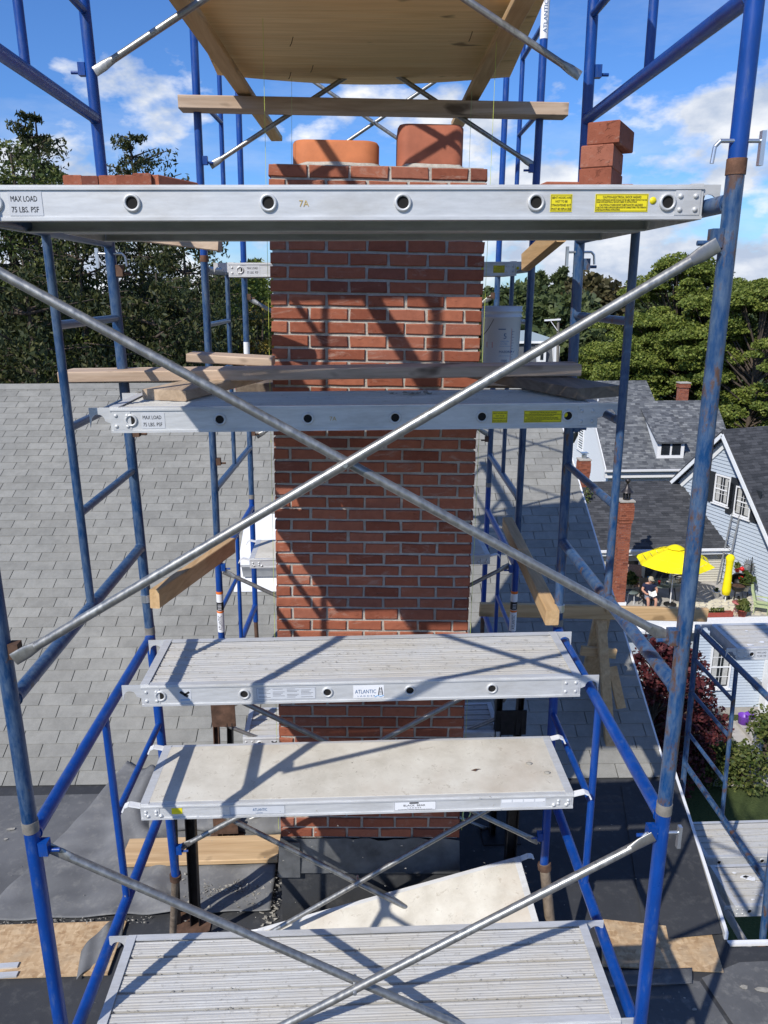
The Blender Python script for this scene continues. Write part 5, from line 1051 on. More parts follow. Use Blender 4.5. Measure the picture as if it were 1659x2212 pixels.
for i, (u, v, y, lab) in enumerate(((1166, 585, 120, 'pointed dark conifer far off, left of the pair on the skyline'), (1214, 578, 120, 'pointed dark conifer far off, right of the pair on the skyline'), (485, 572, 90, 'small pointed conifer tip just left of the far plank'), (540, 560, 95, 'small pointed conifer tip beside the chimney at left'))):
    bp_, H = tz(u, v, y); conifer(bp_, H, 5.2, lab, mat='leaf_far', whorls=30, per=8, dens=80, lsize=.55, seed=i+60, droop=.15, crown0=.1, hang=.2)
FARL = ['round far-off tree left of the plastic pail on the skyline', 'round far-off tree above the plastic pail', 'round far-off tree between the two pointed conifers', 'round far-off tree right of the pointed conifers', 'brownish far-off tree tallest in the gap of the right frame', 'round far-off tree right of the brownish one', 'round far-off tree touching the big layered trees', 'far-off tree at the right edge of the brickwork', 'small far-off tree beside the utility pole', 'small far-off tree behind the cupola house']
far = ((1085, 640, 105, 7), (1130, 632, 110, 7), (1190, 640, 125, 8), (1240, 640, 118, 7), (1290, 612, 105, 7, 'b'), (1335, 632, 112, 7), (1375, 640, 120, 8), (1055, 650, 125, 8), (1250, 660, 95, 5), (1160, 668, 100, 5, 'g'))
for i, a in enumerate(far):
    u, v, y, rx = a[:4]; bp_, H = tz(u, v, y); mat = 'leaf_brownish' if len(a) > 4 and a[4] == 'b' else 'leaf_far'
    broad(bp_, H, rx, FARL[i], mat, seed=i+80, clumps=46, per=110, lsize=.65, csize=2.6, crown0=.25, flatc=.7, group='far-off round trees of the skyline')
m_c, m_s = [], []
for (x0_, x1_, y0_, y1_, n_, zt_) in ((-400, -40, 120, 330, 9000, 10), (-60, 60, 170, 330, 5000, 9), (30, 420, 170, 380, 13000, 12)):
    for _ in range(int(n_/60)):
        c_ = np.array([RNG.uniform(x0_, x1_), RNG.uniform(y0_, y1_), GZ+RNG.uniform(3, zt_)]); k_ = RNG.normal(size=(130, 3)); k_ /= np.linalg.norm(k_, axis=1)[:, None]; m_c.append(c_+k_*np.array([6, 6, 5.])*RNG.uniform(.5, 1, (130, 1))); m_s.append(RNG.uniform(.8, 1.8, 130))
o = part('distant_woods', fast_mesh('distant_woods', np.concatenate(m_c), 1, 'leaf_far') if False else None, 'leaf_far') if False else None
cc = np.concatenate(m_c); n = len(cc); a = RNG.normal(size=(n, 3)); a /= np.linalg.norm(a, axis=1)[:, None]; b_ = np.cross(a, RNG.normal(size=(n, 3))); b_ /= np.linalg.norm(b_, axis=1)[:, None]; s = np.concatenate(m_s)[:, None]
o = part('distant_woods', fast_mesh('distant_woods', np.stack([cc-a*s, cc-b_*s*.7, cc+a*s, cc+b_*s*.7], 1).reshape(-1, 3), 4, 'leaf_far'), 'leaf_far'); o['kind'] = 'stuff'; o['label'] = 'distant woods along the horizon'

# ------------------------------------------------------------------ grey shingled house with the dormer, and roofs behind
YB = 46.0; eB = at(1390, 1013, y=YB); slB = math.tan(R(40)); UB = V((0, 1, slB)).normalized()
xl = at(1309, 1013, y=YB).x; xr = at(1600, 1000, y=YB).x; rB = up_roof(1390, 866, eB, slB); hB = rB.y-YB
gb = thing('grey_roof_house', 'white clapboard house with grey mottled roof and small white dormer', 'house', ((xl+xr)/2, YB+hB, GZ))
part('roof', MB().add([V((xl, YB, eB.z-.02)), V((xr, YB, eB.z-.02)), V((xr, rB.y, rB.z-.02)), V((xl, rB.y, rB.z-.02)), V((xr, rB.y+hB, eB.z)), V((xl, rB.y+hB, eB.z))], [(0, 1, 2, 3), (3, 2, 4, 5)]), 'shingle_weathered', gb)
shingle_plane((xl, YB, eB.z), (1, 0, 0), UB, xr-xl, hB/UB.y, .15, .30, 'shingle_weathered', gb, seed=12, th=.014)
part('wall', MB().poly([V((xl+.3, YB+.3, GZ)), V((xl+.3, YB+.3, eB.z)), V((xl+.3, rB.y, rB.z-.3)), V((xl+.3, rB.y+hB-.3, eB.z)), V((xl+.3, rB.y+hB-.3, GZ))], .2, (-1, 0, 0)), 'siding_white', gb)
siding((xl+.3, YB+.3, 0), (0, 1, 0), 0, GZ+2, rB.z-.4, .17, 'siding_white', gb, (-1, 0, 0), clip=lambda z: (max(0, (z-eB.z)/slB), 2*hB-.6-max(0, (z-eB.z)/slB)))
part('front_wall', MB().span((xl+.3, YB+.35, GZ), (xr, YB+.5, eB.z)), 'siding_white', gb)
part('rake_board', MB().beam((xl-.02, YB, eB.z-.10), (xl-.02, rB.y, rB.z-.10), .05, .28), 'white_paint', gb)
part('cornice', MB().span((xl-.1, YB-.10, eB.z-.16), (xr, YB+.0, eB.z-.02)).span((xl, YB+.0, eB.z-.55), (xr, YB+.34, eB.z-.17)), 'white_paint', gb); part('gutter', MB().span((xl-.05, YB-.24, eB.z-.12), (xr, YB-.11, eB.z-.01)), 'white_metal', gb)
nb = at(1256, 945, x=xl+.3); window(gb, nb, (0, 1, 0), (-1, 0, 0), 1.1, 1.6, (1, 2), curtains=False)
db0, db1 = up_roof(1418, 990, eB, slB), up_roof(1476, 990, eB, slB); dz = at(1440, 952, y=db0.y).z; dt = up_roof(1371, 884, eB, slB)
dr_ = part('dormer_wall', MB().span((db0.x, db0.y-.02, db0.z-.1), (db1.x, db0.y+.12, dz)), 'white_paint', gb)
for f in (.30, .70): part('dormer_window', MB().span((db0.x+(db1.x-db0.x)*(f-.16), db0.y-.05, db0.z+.22), (db0.x+(db1.x-db0.x)*(f+.16), db0.y-.021, dz-.12)), 'window_glass', dr_)
yt = (dz-.02+.0); ytop = YB+(dt.y-YB); sd = (dt.z-dz)/(dt.y-db0.y)
for x, s in ((db0.x, -1), (db1.x, 1)):
    part('dormer_cheek', MB().poly([V((x, db0.y, db0.z)), V((x, db0.y, dz)), V((x, dt.y, dt.z))], .06, (s, 0, 0)), 'siding_white', dr_)
part('dormer_roof', MB().add([V((db0.x-.12, db0.y-.2, dz-.2*sd+.03)), V((db1.x+.12, db0.y-.2, dz-.2*sd+.03)), V((db1.x+.12, dt.y, dt.z+.06)), V((db0.x-.12, dt.y, dt.z+.06)), V((db0.x-.12, db0.y-.2, dz-.2*sd-.05)), V((db1.x+.12, db0.y-.2, dz-.2*sd-.05)), V((db1.x+.12, dt.y, dt.z-.02)), V((db0.x-.12, dt.y, dt.z-.02))], [(0, 1, 2, 3), (4, 5, 1, 0), (3, 0, 4, 7), (5, 6, 2, 1)][:2]+[(0, 3, 7, 4), (1, 5, 6, 2)]), 'shingle_weathered', dr_)
shingle_plane((db0.x-.12, db0.y-.2, dz-.2*sd+.035), (1, 0, 0), (0, dt.y-db0.y+.2, dt.z+.06-(dz-.2*sd+.03)), db1.x-db0.x+.24, math.hypot(dt.y-db0.y+.2, dt.z-dz), .15, .30, 'shingle_weathered', dr_, seed=17, name='dormer_shingles')
A0, A1 = at(1466, 866, y=rB.y+.1), at(1489, 828, y=rB.y+.1)
ck = brick_stack('brick_chimney', 'slim red brick chimney on the ridge of the grey mottled roof', (A0.x+A1.x)/2, rB.y+.3, A0.z-.4, A1.z, .62, .5, corbel=.06)
YA = 60; e0, e1 = at(1225, 880, y=YA), at(1420, 880, y=YA); rA = up_roof(1290, 823, e0, .6)
ah = thing('back_house', 'dark roofed house behind the grey mottled roof', 'house', (e0.x+3, YA, GZ)); part('roof', MB().add([e0, e1, V((e1.x, rA.y, rA.z)), V((e0.x-.6, rA.y, rA.z)), V((e1.x, 2*rA.y-YA, e0.z)), V((e0.x, 2*rA.y-YA, e0.z))], [(0, 1, 2, 3), (3, 2, 4, 5)]), 'shingle_weathered', ah)
shingle_plane(e0+V((-.3, 0, .01)), (1, 0, 0), (0, 1, .6), e1.x-e0.x+.3, math.hypot(rA.y-YA, rA.z-e0.z), .16, .34, 'shingle_weathered', ah, seed=3); part('wall', MB().span((e0.x+.3, YA+.4, GZ), (e1.x, 2*rA.y-YA-.4, e0.z-.05)), 'siding_white', ah)
part('vent_pipe', MB().tube(at(1292, 878, y=YA-8)-V((0, 0, 1)), at(1292, 862, y=YA-8), .06, 8), 'white_metal', gb)
# small capped chimney beside the porch wing
c0, c1 = at(1258, 1045, y=36.5), at(1258, 993, y=36.5)
ck = brick_stack('brick_chimney', 'short brown brick chimney with metal cap beside the white gable', c0.x, 36.5, c0.z-2.5, c1.z, .52, .5, corbel=.03); part('flue_cap', MB().tube((c0.x, 36.5, c1.z+.06), (c0.x, 36.5, c1.z+.26), .12, 12).box((c0.x, 36.5, c1.z+.34), (.34, .34, .03)).tube((c0.x, 36.5, c1.z+.26), (c0.x, 36.5, c1.z+.33), .05, 8), 'zinc', ck)
# tall stack with beehive cap
yk = 30.6; c0, c1 = at(1341, 1308, y=yk), at(1353, 1082, y=yk)
ck = brick_stack('tall_brick_chimney', 'tall narrow red brick chimney with dark onion-shaped metal cap by the patio', c1.x-.02, yk, PZ_, c1.z, .50, .42, corbel=.055, rows=62)
part('stone_foot', MB().box((c1.x-.02, yk, PZ_+.12), (.60, .52, .26)), 'white_paint', ck); k0 = V((c1.x, yk, c1.z+.06))
part('cap_cage', MB().tube(k0, k0+V((0, 0, .06)), .15, 16).tube(k0+V((0, 0, .30)), k0+V((0, 0, .34)), .15, 16), 'bear_cap', ck); cg = MB()
for i in range(6): a = i*math.pi/3; cg.box(k0+V((.13*math.cos(a), .13*math.sin(a), .17)), (.045, .045, .28))
part('cap_bars', cg, 'bear_cap', ck, kind='stuff'); part('cap_dome', MB().lathe(k0+V((0, 0, .33)), [(.26, 0), (.25, .02), (.19, .08), (.11, .19), (.06, .31), (.045, .37), (.075, .40), (.10, .45), (.10, .50), (.06, .56), (0, .58)], 20), 'bear_cap', ck)
# far buildings
ym = 85; g_ = lambda u, v, y=ym: at(u, v, y=y)
mh = thing('mansard_house', 'grey house with mansard roof and white dormer behind the pail and utility pole', 'house', (g_(1160, 760).x, ym+4, GZ))
a0, a1 = g_(1085, 783), g_(1212, 783); t0, t1 = g_(1085, 743), g_(1208, 743)
part('mansard_roof', MB().add([a0, a1, t1+V((-.2, 1, 0)), t0+V((0, 1, 0)), a1+V((0, 10, 0)), t1+V((-.2, 9, 0)), a0+V((0, 10, 0)), t0+V((0, 9, 0))], [(0, 1, 2, 3), (1, 4, 5, 2), (0, 3, 7, 6)]), 'shingle_weathered', mh)
part('cornice', MB().span((t0.x, ym+.5, t0.z), (t1.x+.3, ym+9.4, t0.z+.25)), 'white_paint', mh); tp = g_(1130, 716, ym+5)
part('upper_roof', MB().add([V((t0.x, ym+.6, t0.z+.26)), V((t1.x+.2, ym+.6, t0.z+.26)), V((t1.x+.2, ym+9.3, t0.z+.26)), V((t0.x, ym+9.3, t0.z+.26)), V((t1.x-2.5, ym+5, t0.z+1.2)), V((tp.x-3, ym+5, tp.z))], [(0, 1, 4, 5), (1, 2, 4), (2, 3, 5, 4), (3, 0, 5)]), 'metal_blue_roof', mh)
part('wall', MB().span((a0.x, ym+.3, GZ), (a1.x, ym+9.6, a0.z)), 'siding_white', mh)
for (u0_, u1_) in ((1160, 1180), (1196, 1209)):
    p0, p1 = g_(u0_, 783, ym-.3), g_(u1_, 748, ym-.3); dd = part('dormer', MB().span((p0.x, ym-.4, p0.z), (p1.x, ym+1, p1.z)), 'white_paint', mh); part('dormer_window', MB().span((p0.x+.3, ym-.45, p0.z+.3), (p1.x-.3, ym-.39, p1.z-.35)), 'window_glass', dd)
yc = 130; ch_ = thing('cupola_house', 'distant brick house with pale hipped roof, cream cupola and two brick chimneys', 'house', (g_(1190, 690, yc).x, yc+6, GZ))
a0, a1, tp = g_(1138, 703, yc), g_(1248, 703, yc), g_(1190, 676, yc+6)
part('roof', MB().add([a0, a1, a1+V((0, 14, 0)), a0+V((0, 14, 0)), tp+V((-2.2, 0, 0)), tp+V((2.6, 0, 0))], [(0, 1, 5, 4), (1, 2, 5), (2, 3, 4, 5), (3, 0, 4)]), 'metal_blue_roof', ch_); part('eave', MB().span((a0.x-.2, yc-.2, a0.z-.5), (a1.x+.2, yc+14, a0.z-.02)), 'white_paint', ch_)
part('wall', MB().span((a0.x+.4, yc+.4, GZ), (a1.x-.4, yc+13, a0.z-.5)), 'brick_clay', ch_)
c0, c1 = g_(1182, 678, yc+5), g_(1199, 660, yc+5); cu = part('cupola', MB().span((c0.x, yc+4.5, c0.z-.6), (c1.x, yc+6, c1.z)), 'clapboard_cream', ch_); part('cupola_roof', MB().span((c0.x-.3, yc+4.2, c1.z), (c1.x+.3, yc+6.3, c1.z+.28)), 'clapboard_cream', cu)
for f in (.3, .7): part('cupola_window', MB().span((c0.x+(c1.x-c0.x)*f-.2, yc+4.45, c0.z), (c0.x+(c1.x-c0.x)*f+.2, yc+4.51, c1.z-.25)), 'window_glass', cu)
for (ua, ub, va) in ((1199, 1207, 664), (1212, 1221, 674)): p0, p1 = g_(ua, 692, yc+3), g_(ub, va, yc+3); part('chimney', MB().span((p0.x, yc+3, p0.z), (p1.x, yc+3.8, p1.z)), 'brick_clay', ch_)
yp = 72; up_ = thing('utility_pole', 'wooden utility pole with white crossarm behind the right frame', 'utility pole', at(1204, 770, y=yp)); p0, p1 = at(1203, 900, y=yp), at(1206, 687, y=yp)
part('pole', MB().tube(p0, p1, .17, 8, .12), 'bark_grey', up_); part('crossarm', MB().beam(at(1176, 692, y=yp-.2), at(1211, 690, y=yp-.2), .12, .14), 'white_paint', up_); part('arm_brace', MB().beam(at(1190, 694, y=yp-.2), at(1204, 714, y=yp-.2), .05, .06), 'white_paint', up_)
bp_, H = tz(1193, 673, 100); broad(bp_, H, 3.0, 'dark purple-leaved tree beside the utility pole', 'leaf_maple_red', seed=140, clumps=40, per=130, lsize=.45, csize=1.5, crown0=.35, flatc=.8)

# ------------------------------------------------------------------ patio furniture, person
def g0(u, v): return at(u, v, z=PZ_)
uc = at(1460, 1183, y=30.6); ur = 1.62; ub = V((uc.x, uc.y, PZ_))
um = thing('patio_umbrella', 'large open bright yellow patio umbrella over the table', 'umbrella', ub); n = 8; m = MB()
ap = uc+V((0, 0, .0)); rim = [ap+V((ur*math.cos(2*math.pi*(i+.3)/n), ur*math.sin(2*math.pi*(i+.3)/n), -.62)) for i in range(n)]
for i in range(n):
    a, b_ = rim[i], rim[(i+1) % n]; L = 6
    for k in range(L):
        f0, f1 = k/L, (k+1)/L; sg = lambda f: V((0, 0, .10*math.sin(f*math.pi)))
        p = [ap.lerp(a, f0)+sg(f0), ap.lerp(a, f1)+sg(f1), ap.lerp(b_, f1)+sg(f1), ap.lerp(b_, f0)+sg(f0)]
        mid0, mid1 = (p[0]+p[3])/2-V((0, 0, .03*f0)), (p[1]+p[2])/2-V((0, 0, .05*f1))-(V((a.x+b_.x-2*ap.x, a.y+b_.y-2*ap.y, 0)))*.02*f1
        m.add([p[0], p[1], mid1, mid0], [(0, 1, 2, 3)]); m.add([mid0, mid1, p[2], p[3]], [(0, 1, 2, 3)])
part('canopy', m, 'umbrella_yellow', um); part('vent_cap', MB().lathe(ap+V((0, 0, .0)), [(.36, -.02), (.20, .08), (.04, .13), (0, .13)], 8), 'umbrella_yellow', um)
part('umbrella_pole', MB().tube(ub, ap, .024, 10), 'white_metal', um); part('base', MB().lathe(ub, [(.28, 0), (.27, .05), (.08, .10), (0, .10)], 16), 'iron_black', um)
for i in range(n): part('rib', MB().tube(ap+V((0, 0, -.05)), rim[i]+V((0, 0, .01)), .008, 6), 'iron_black', um)
cl_ = g0(1566, 1300); t = thing('folded_umbrella', 'closed yellow umbrella standing beside the barbecue at the house wall', 'umbrella', cl_)
part('folded_canopy', MB().lathe(cl_, [(.02, .30), (.16, .34), (.20, .55), (.17, 1.1), (.15, 1.5), (.17, 1.9), (.20, 2.05), (.12, 2.16), (.02, 2.2)], 9, sx=1, sy=.8), 'umbrella_yellow', t); part('umbrella_pole', MB().tube(cl_, cl_+V((0, 0, .5)), .025, 8), 'white_metal', t)
tb = g0(1428, 1296)+V((0, 0.2, 0)); t = thing('patio_table', 'oval glass-topped patio table under the umbrella', 'table', tb)
part('table_top', MB().lathe(tb+V((0, 0, .70)), [(0, 0), (.95, 0), (.96, .02), (.95, .03), (0, .03)], 28, sx=1, sy=.62), 'glass_top', t)
for sx in (-.6, .6):
    for sy_ in (-.35, .35): part('leg', MB().tube(tb+V((sx, sy_, 0)), tb+V((sx*.8, sy_*.8, .70)), .02, 8), 'iron_black', t)
for (dx, dy, mt, nm, lab, r_, h_) in ((-.12, -.1, 'red_plastic', 'cup', 'red drinking cup on the patio table', .055, .16), (-.50, .15, 'ink_lightblue', 'jug', 'blue jug on the patio table', .06, .24), (.30, .0, 'paper', 'napkin_holder', 'pale papers on the patio table', .08, .06), (-.75, .1, 'stone_pot', 'jar', 'clear jar on the patio table', .05, .14)):
    solo(nm, MB().lathe(tb+V((dx, dy, .731)), [(0, 0), (r_*.8, 0), (r_, h_), (r_*.85, h_), (r_*.65, .02)], 12), mt, lab, nm.replace('_', ' '))
def armchair(c, ang, lab, mat, metal='iron_black', seat=.42, w=.56):
    t = thing('patio_chair', lab, 'chair', c); ca, sa = math.cos(ang), math.sin(ang); T = lambda x, y, z: V((c.x+x*ca-y*sa, c.y+x*sa+y*ca, c.z+z)); ax = (V((ca, sa, 0)), V((-sa, ca, 0)), V((0, 0, 1)))
    part('seat', MB().box(T(0, 0, seat), (w, w, .09), ax), mat, t); bz = V((0, 0, 1)).lerp(ax[1], .22).normalized(); part('backrest', MB().box(T(0, w*.55, seat+.38), (w, .10, .74), (ax[0], bz.cross(ax[0]), bz)), mat, t)
    for s in (-1, 1):
        part('armrest', MB().box(T(s*w*.54, 0, seat+.22), (.05, w, .04), ax), metal, t)
        for k in (-1, 1): part('leg', MB().tube(T(s*w*.5, k*w*.45, 0), T(s*w*.5, k*w*.42, seat+(.2 if k < 0 else 0)), .016, 8), metal, t)
    return t
pc = g0(1400, 1312); 
armchair(g0(1378, 1288)+V((0, .5, 0)), R(-10), 'empty patio chair with striped red and cream cushion behind the man', 'striped_cushion', w=.62)
armchair(pc+V((0, .12, 0)), R(0), 'dark patio chair the reading man sits on', 'iron_black')
armchair(g0(1478, 1283)+V((.1, .4, 0)), R(-60), 'wooden-brown patio chair on the far side of the table by the big blue upright', 'lumber_new_x')
# reading man: one continuous skinned body
def skin_figure(name, joints, edges, mat, parent, root=0, sub=2):
    me = bpy.data.meshes.new(name); base = V((0, 0, 0)); q_ = parent
    while q_ is not None: base = base+q_.location; q_ = q_.parent
    me.from_pydata([V(j[0])-base for j in joints], edges, []); o = bpy.data.objects.new(name, me); COL.objects.link(o); o.parent = parent; md = o.modifiers.new('skin', 'SKIN'); md.use_smooth_shade = True
    for i, j in enumerate(joints): me.skin_vertices[0].data[i].radius = (j[1], j[2] if len(j) > 2 else j[1])
    me.skin_vertices[0].data[root].use_root = True; sb = o.modifiers.new('sub', 'SUBSURF'); sb.levels = sb.render_levels = sub; me.materials.append(MATS[mat]); return o
if True:
    c = pc; T = lambda x, y, z: V((c.x+x, c.y+y, c.z+z))
    man = thing('person', 'person in navy polo, shorts and tan cap sitting and reading a book on the patio', 'person', c)
    J = [(T(0, .12, .52), .15, .12), (T(0, .14, .74), .16, .12), (T(0, .10, .98), .18, .12), (T(0, .05, 1.10), .07, .07), (T(0, -.02, 1.20), .075, .085), (T(0, -.03, 1.29), .085, .10), (T(0, -.01, 1.36), .06, .07),
         (T(-.20, .09, 1.02), .075), (T(-.32, .02, .80), .055), (T(-.20, -.20, .70), .042), (T(-.13, -.27, .72), .035), (T(.20, .09, 1.02), .075), (T(.32, .02, .80), .055), (T(.20, -.20, .70), .042), (T(.13, -.27, .72), .035),
         (T(-.12, .06, .50), .10), (T(-.17, -.36, .50), .072), (T(-.16, -.38, .28), .060), (T(-.15, -.36, .09), .042), (T(-.16, -.50, .05), .045), (T(.12, .06, .50), .10), (T(.17, -.36, .50), .072), (T(.16, -.38, .28), .060), (T(.15, -.36, .09), .042), (T(.16, -.50, .05), .045)]
    E_d = [(0, 1), (1, 2), (2, 3), (3, 4), (4, 5), (5, 6), (2, 7), (7, 8), (8, 9), (9, 10), (2, 11), (11, 12), (12, 13), (13, 14), (0, 15), (15, 16), (16, 17), (17, 18), (18, 19), (0, 20), (20, 21), (21, 22), (22, 23), (23, 24)]
    skin_figure('body', J, E_d, 'skin', man)
    skin_figure('polo_shirt', [(T(0, .12, .50), .185, .15), (T(0, .14, .74), .190, .15), (T(0, .11, .96), .205, .145), (T(0, .09, 1.05), .12, .10), (T(-.21, .09, 1.01), .105), (T(-.29, .05, .87), .085), (T(.21, .09, 1.01), .105), (T(.29, .05, .87), .085)], [(0, 1), (1, 2), (2, 3), (2, 4), (4, 5), (2, 6), (6, 7)], 'navy_cloth', man)
    skin_figure('shorts', [(T(0, .12, .50), .19, .14), (T(-.12, .05, .51), .125), (T(-.165, -.26, .51), .105), (T(.12, .05, .51), .125), (T(.165, -.26, .51), .105)], [(0, 1), (1, 2), (0, 3), (3, 4)], 'shorts_cloth', man)
    hd = T(0, -.02, 1.27)
    part('cap', MB().lathe(hd+V((0, 0, .03)), [(.112, 0), (.108, .05), (.08, .10), (.03, .125), (0, .128)], 16).box(hd+V((0, -.14, .035)), (.15, .13, .012)), 'cap_cloth', man)
    part('hair', MB().lathe(hd+V((0, .018, -.03)), [(.088, -.02), (.098, .01), (.102, .062)], 16), 'stone_pot', man)
    part('sunglasses', MB().box(hd+V((0, -.115, .005)), (.14, .02, .03)), 'ink_black', man); part('nose', MB().lathe(hd+V((0, -.105, -.045)), [(.022, 0), (.014, .03), (0, .05)], 8), 'skin', man); part('mouth', MB().box(hd+V((0, -.098, -.068)), (.045, .008, .008)), 'terracotta', man)
    for s in (-1, 1):
        part('ear', MB().lathe(hd+V((s*.098, .0, -.01)), [(.028, -.01), (.03, 0), (0, .008)], 8, (s, 0, 0)), 'skin', man)
        part('shoe', MB().box(T(s*.16, -.47, .04), (.10, .27, .08)), 'iron_black', man)
        hp = T(s*.115, -.29, .725)
        m = MB()
        for k in range(4): m.path([hp+V((-s*.01, -.02+.004*k, .03-.018*k)), hp+V((-s*.045, -.035, .034-.018*k)), hp+V((-s*.075+s*.004*k, -.020, .030-.018*k))], .009-.0006*abs(k-1), 6)
        m.path([hp+V((0, .0, .035)), hp+V((-s*.02, .012, .065)), hp+V((-s*.045, .012, .075))], .010, 6); part('fingers', m, 'skin', man, kind='stuff')
    bk = thing('open_book', 'open book held in the lap of the seated person', 'book', T(0, -.31, .72))
    for s in (-1, 1): part('page_block', MB().box(T(s*.085, -.33, .755), (.17, .24, .018), (V((math.cos(.45*s), 0, math.sin(.45*abs(s)))) if s > 0 else V((math.cos(.45), 0, -math.sin(.45))), V((0, .8, .6)).normalized(), V((-math.sin(.45)*s, -.5, .8)).normalized())), 'paper', bk)
# side table, pots, barbecue, sun ornament, ladder and the rest along the wall
def roundtable(c, r_, h_, lab, mat, topmat=None, nlegs=4):
    t = thing('side_table', lab, 'table', c); part('table_top', MB().lathe(c+V((0, 0, h_)), [(0, 0), (r_, 0), (r_, .03), (0, .03)], 20), topmat or mat, t)
    for i in range(nlegs): a = 6.283*i/nlegs+.4; part('leg', MB().tube(c+V((r_*.7*math.cos(a), r_*.7*math.sin(a), 0)), c+V((r_*.55*math.cos(a), r_*.55*math.sin(a), h_)), .014, 6), mat, t)
roundtable(g0(1362, 1302), .30, .5, 'round pale side table at the foot of the tall chimney', 'white_metal', 'glass_top')
def pot(c, r_, h_, lab, mat, leafm, n, lr, ls, group=None, cat='potted plant'):
    t = thing('potted_plant', lab, cat, c, group); part('pot', MB().lathe(c, [(0, 0), (r_*.7, 0), (r_, h_), (r_*1.06, h_), (r_*1.06, h_*1.1), (r_*.9, h_*1.1), (r_*.85, h_*.9), (0, h_*.9)], 16), mat, t)
    cc_ = RNG.normal(size=(n, 3)); cc_ /= np.linalg.norm(cc_, axis=1)[:, None]; cc_ = cc_*np.array([lr, lr, lr*.9])*RNG.uniform(.3, 1, (n, 1))+np.array([c.x, c.y, c.z+h_+lr*.7]); leaves(cc_, RNG.uniform(.6, 1.3, n)*ls, leafm, 'foliage', t, stretch=2); return t
pot(g0(1364, 1287)+V((0, .3, .0)), .20, .45, 'leafy plant in a grey stone pot behind the round side table', 'stone_pot', 'leaf_shrub', 160, .34, .16)
pot(g0(1606, 1335)+V((.0, .15, 0)), .20, .30, 'green bushy plant in a red pot in front of the green chair', 'terracotta', 'leaf_shrub', 220, .30, .11)
pot(g0(1545, 1290), .18, .28, 'low white bowl planter left of the barbecue', 'white_paint', 'leaf_shrub', 40, .12, .07)
pot(g0(1615, 1300)+V((.0, .3, .4)), .16, .25, 'spiky dark green plant in a raised pot under the sun ornament', 'stone_pot', 'leaf_shrub', 160, .40, .17)
pot(g0(1590, 1272)+V((.0, .1, .8)), .12, .18, 'red flowering pot on a stand below the sun ornament', 'red_plastic', 'leaf_shrub', 60, .18, .10)
for (u0_, u1_, v_, lab) in ((1512, 1545, 1332, 'tuft of low green plants in the right planter box'), (1548, 1578, 1332, 'second tuft of low plants in the right planter box')):
    a, b_ = at(u0_, v_, z=PZ_+.25), at(u1_, v_, z=PZ_+.25); n = 120; cc_ = np.stack([RNG.uniform(a.x, b_.x, n), yF+.14+RNG.normal(0, .05, n), PZ_+.22+RNG.uniform(0, .16, n)], 1); t = thing('planter_greens', lab, 'plant', (a.x, yF+.14, PZ_+.2)); leaves(cc_, RNG.uniform(.05, .1, n), 'leaf_shrub', 'foliage', t)
bq = g0(1590, 1300); t = thing('barbecue', 'black kettle barbecue with raised lid and cart beside the house wall', 'barbecue', bq)
part('bowl', MB().lathe(bq+V((0, 0, .50)), [(0, 0), (.18, .03), (.28, .14), (.31, .26), (.30, .27), (.26, .15), (0, .05)], 20), 'iron_black', t); part('grate', MB().lathe(bq+V((0, 0, .74)), [(0, 0), (.28, 0)], 20), 'rust_steel', t)
part('lid', MB().lathe(bq+V((.12, .30, .95)), [(.31, 0), (.27, .12), (.15, .21), (0, .24)], 20, (.2, .75, .35)), 'iron_black', t)
for i, (sx, sy_) in enumerate(((-.22, -.2), (.22, -.2), (0, .26))): part('leg', MB().tube(bq+V((sx, sy_, 0)), bq+V((sx*.6, sy_*.6, .56)), .016, 8), 'iron_black', t)
for sx in (-.22, .22): part('wheel', MB().tube(bq+V((sx-.02, .24, .09)), bq+V((sx+.02, .24, .09)), .09, 14), 'iron_black', t)
rt = g0(1594, 1327); t = thing('wire_table', 'round rose-coloured metal table with wire basket foot', 'table', rt); part('table_top', MB().lathe(rt+V((0, 0, .52)), [(0, 0), (.29, 0), (.29, .025), (0, .025)], 22), 'rose_metal', t); m = MB()
for i in range(16): a = 6.283*i/16; m.path([rt+V((.26*math.cos(a), .26*math.sin(a), 0)), rt+V((.13*math.cos(a+.2), .13*math.sin(a+.2), .26)), rt+V((.20*math.cos(a+.4), .20*math.sin(a+.4), .52))], .006, 5)
part('wire_foot', m, 'rose_metal', t, kind='stuff')
ac = g0(1632, 1325)+V((.25, .1, 0)); armchair(ac, R(62), 'pale green wooden garden chair against the blue house wall', 'adirondack_green', 'adirondack_green', .36, .58)
sc = onp(1628, 1222, P0n, NDn)+nd*.25; t = thing('sun_ornament', 'silver sun-face wall ornament with curling rays above the plants', 'ornament', sc); part('sun_disc', MB().lathe(sc, [(0, .05), (.16, .03), (.24, 0)], 24, tuple(nd)), 'zinc', t)
for i in range(16):
    a = 6.283*i/16; d_ = wd*math.cos(a)+V((0, 0, math.sin(a))); s_ = wd*(-math.sin(a))+V((0, 0, math.cos(a))); part('ray', MB().poly([sc+d_*.23-s_*.05, sc+d_*.36+s_*.03, sc+d_*.47, sc+d_*.34-s_*.02+s_*.06, sc+d_*.23+s_*.05], .012, nd), 'zinc', t)
sp_ = g0(1640, 1300); sp_ = V((sc.x-.1, sc.y-.35, PZ_)); t = thing('plant_stand', 'tall black iron plant stand with hanging lanterns below the sun ornament', 'plant stand', sp_)
part('post', MB().tube(sp_, sp_+V((0, 0, 1.9)), .02, 8), 'iron_black', t)
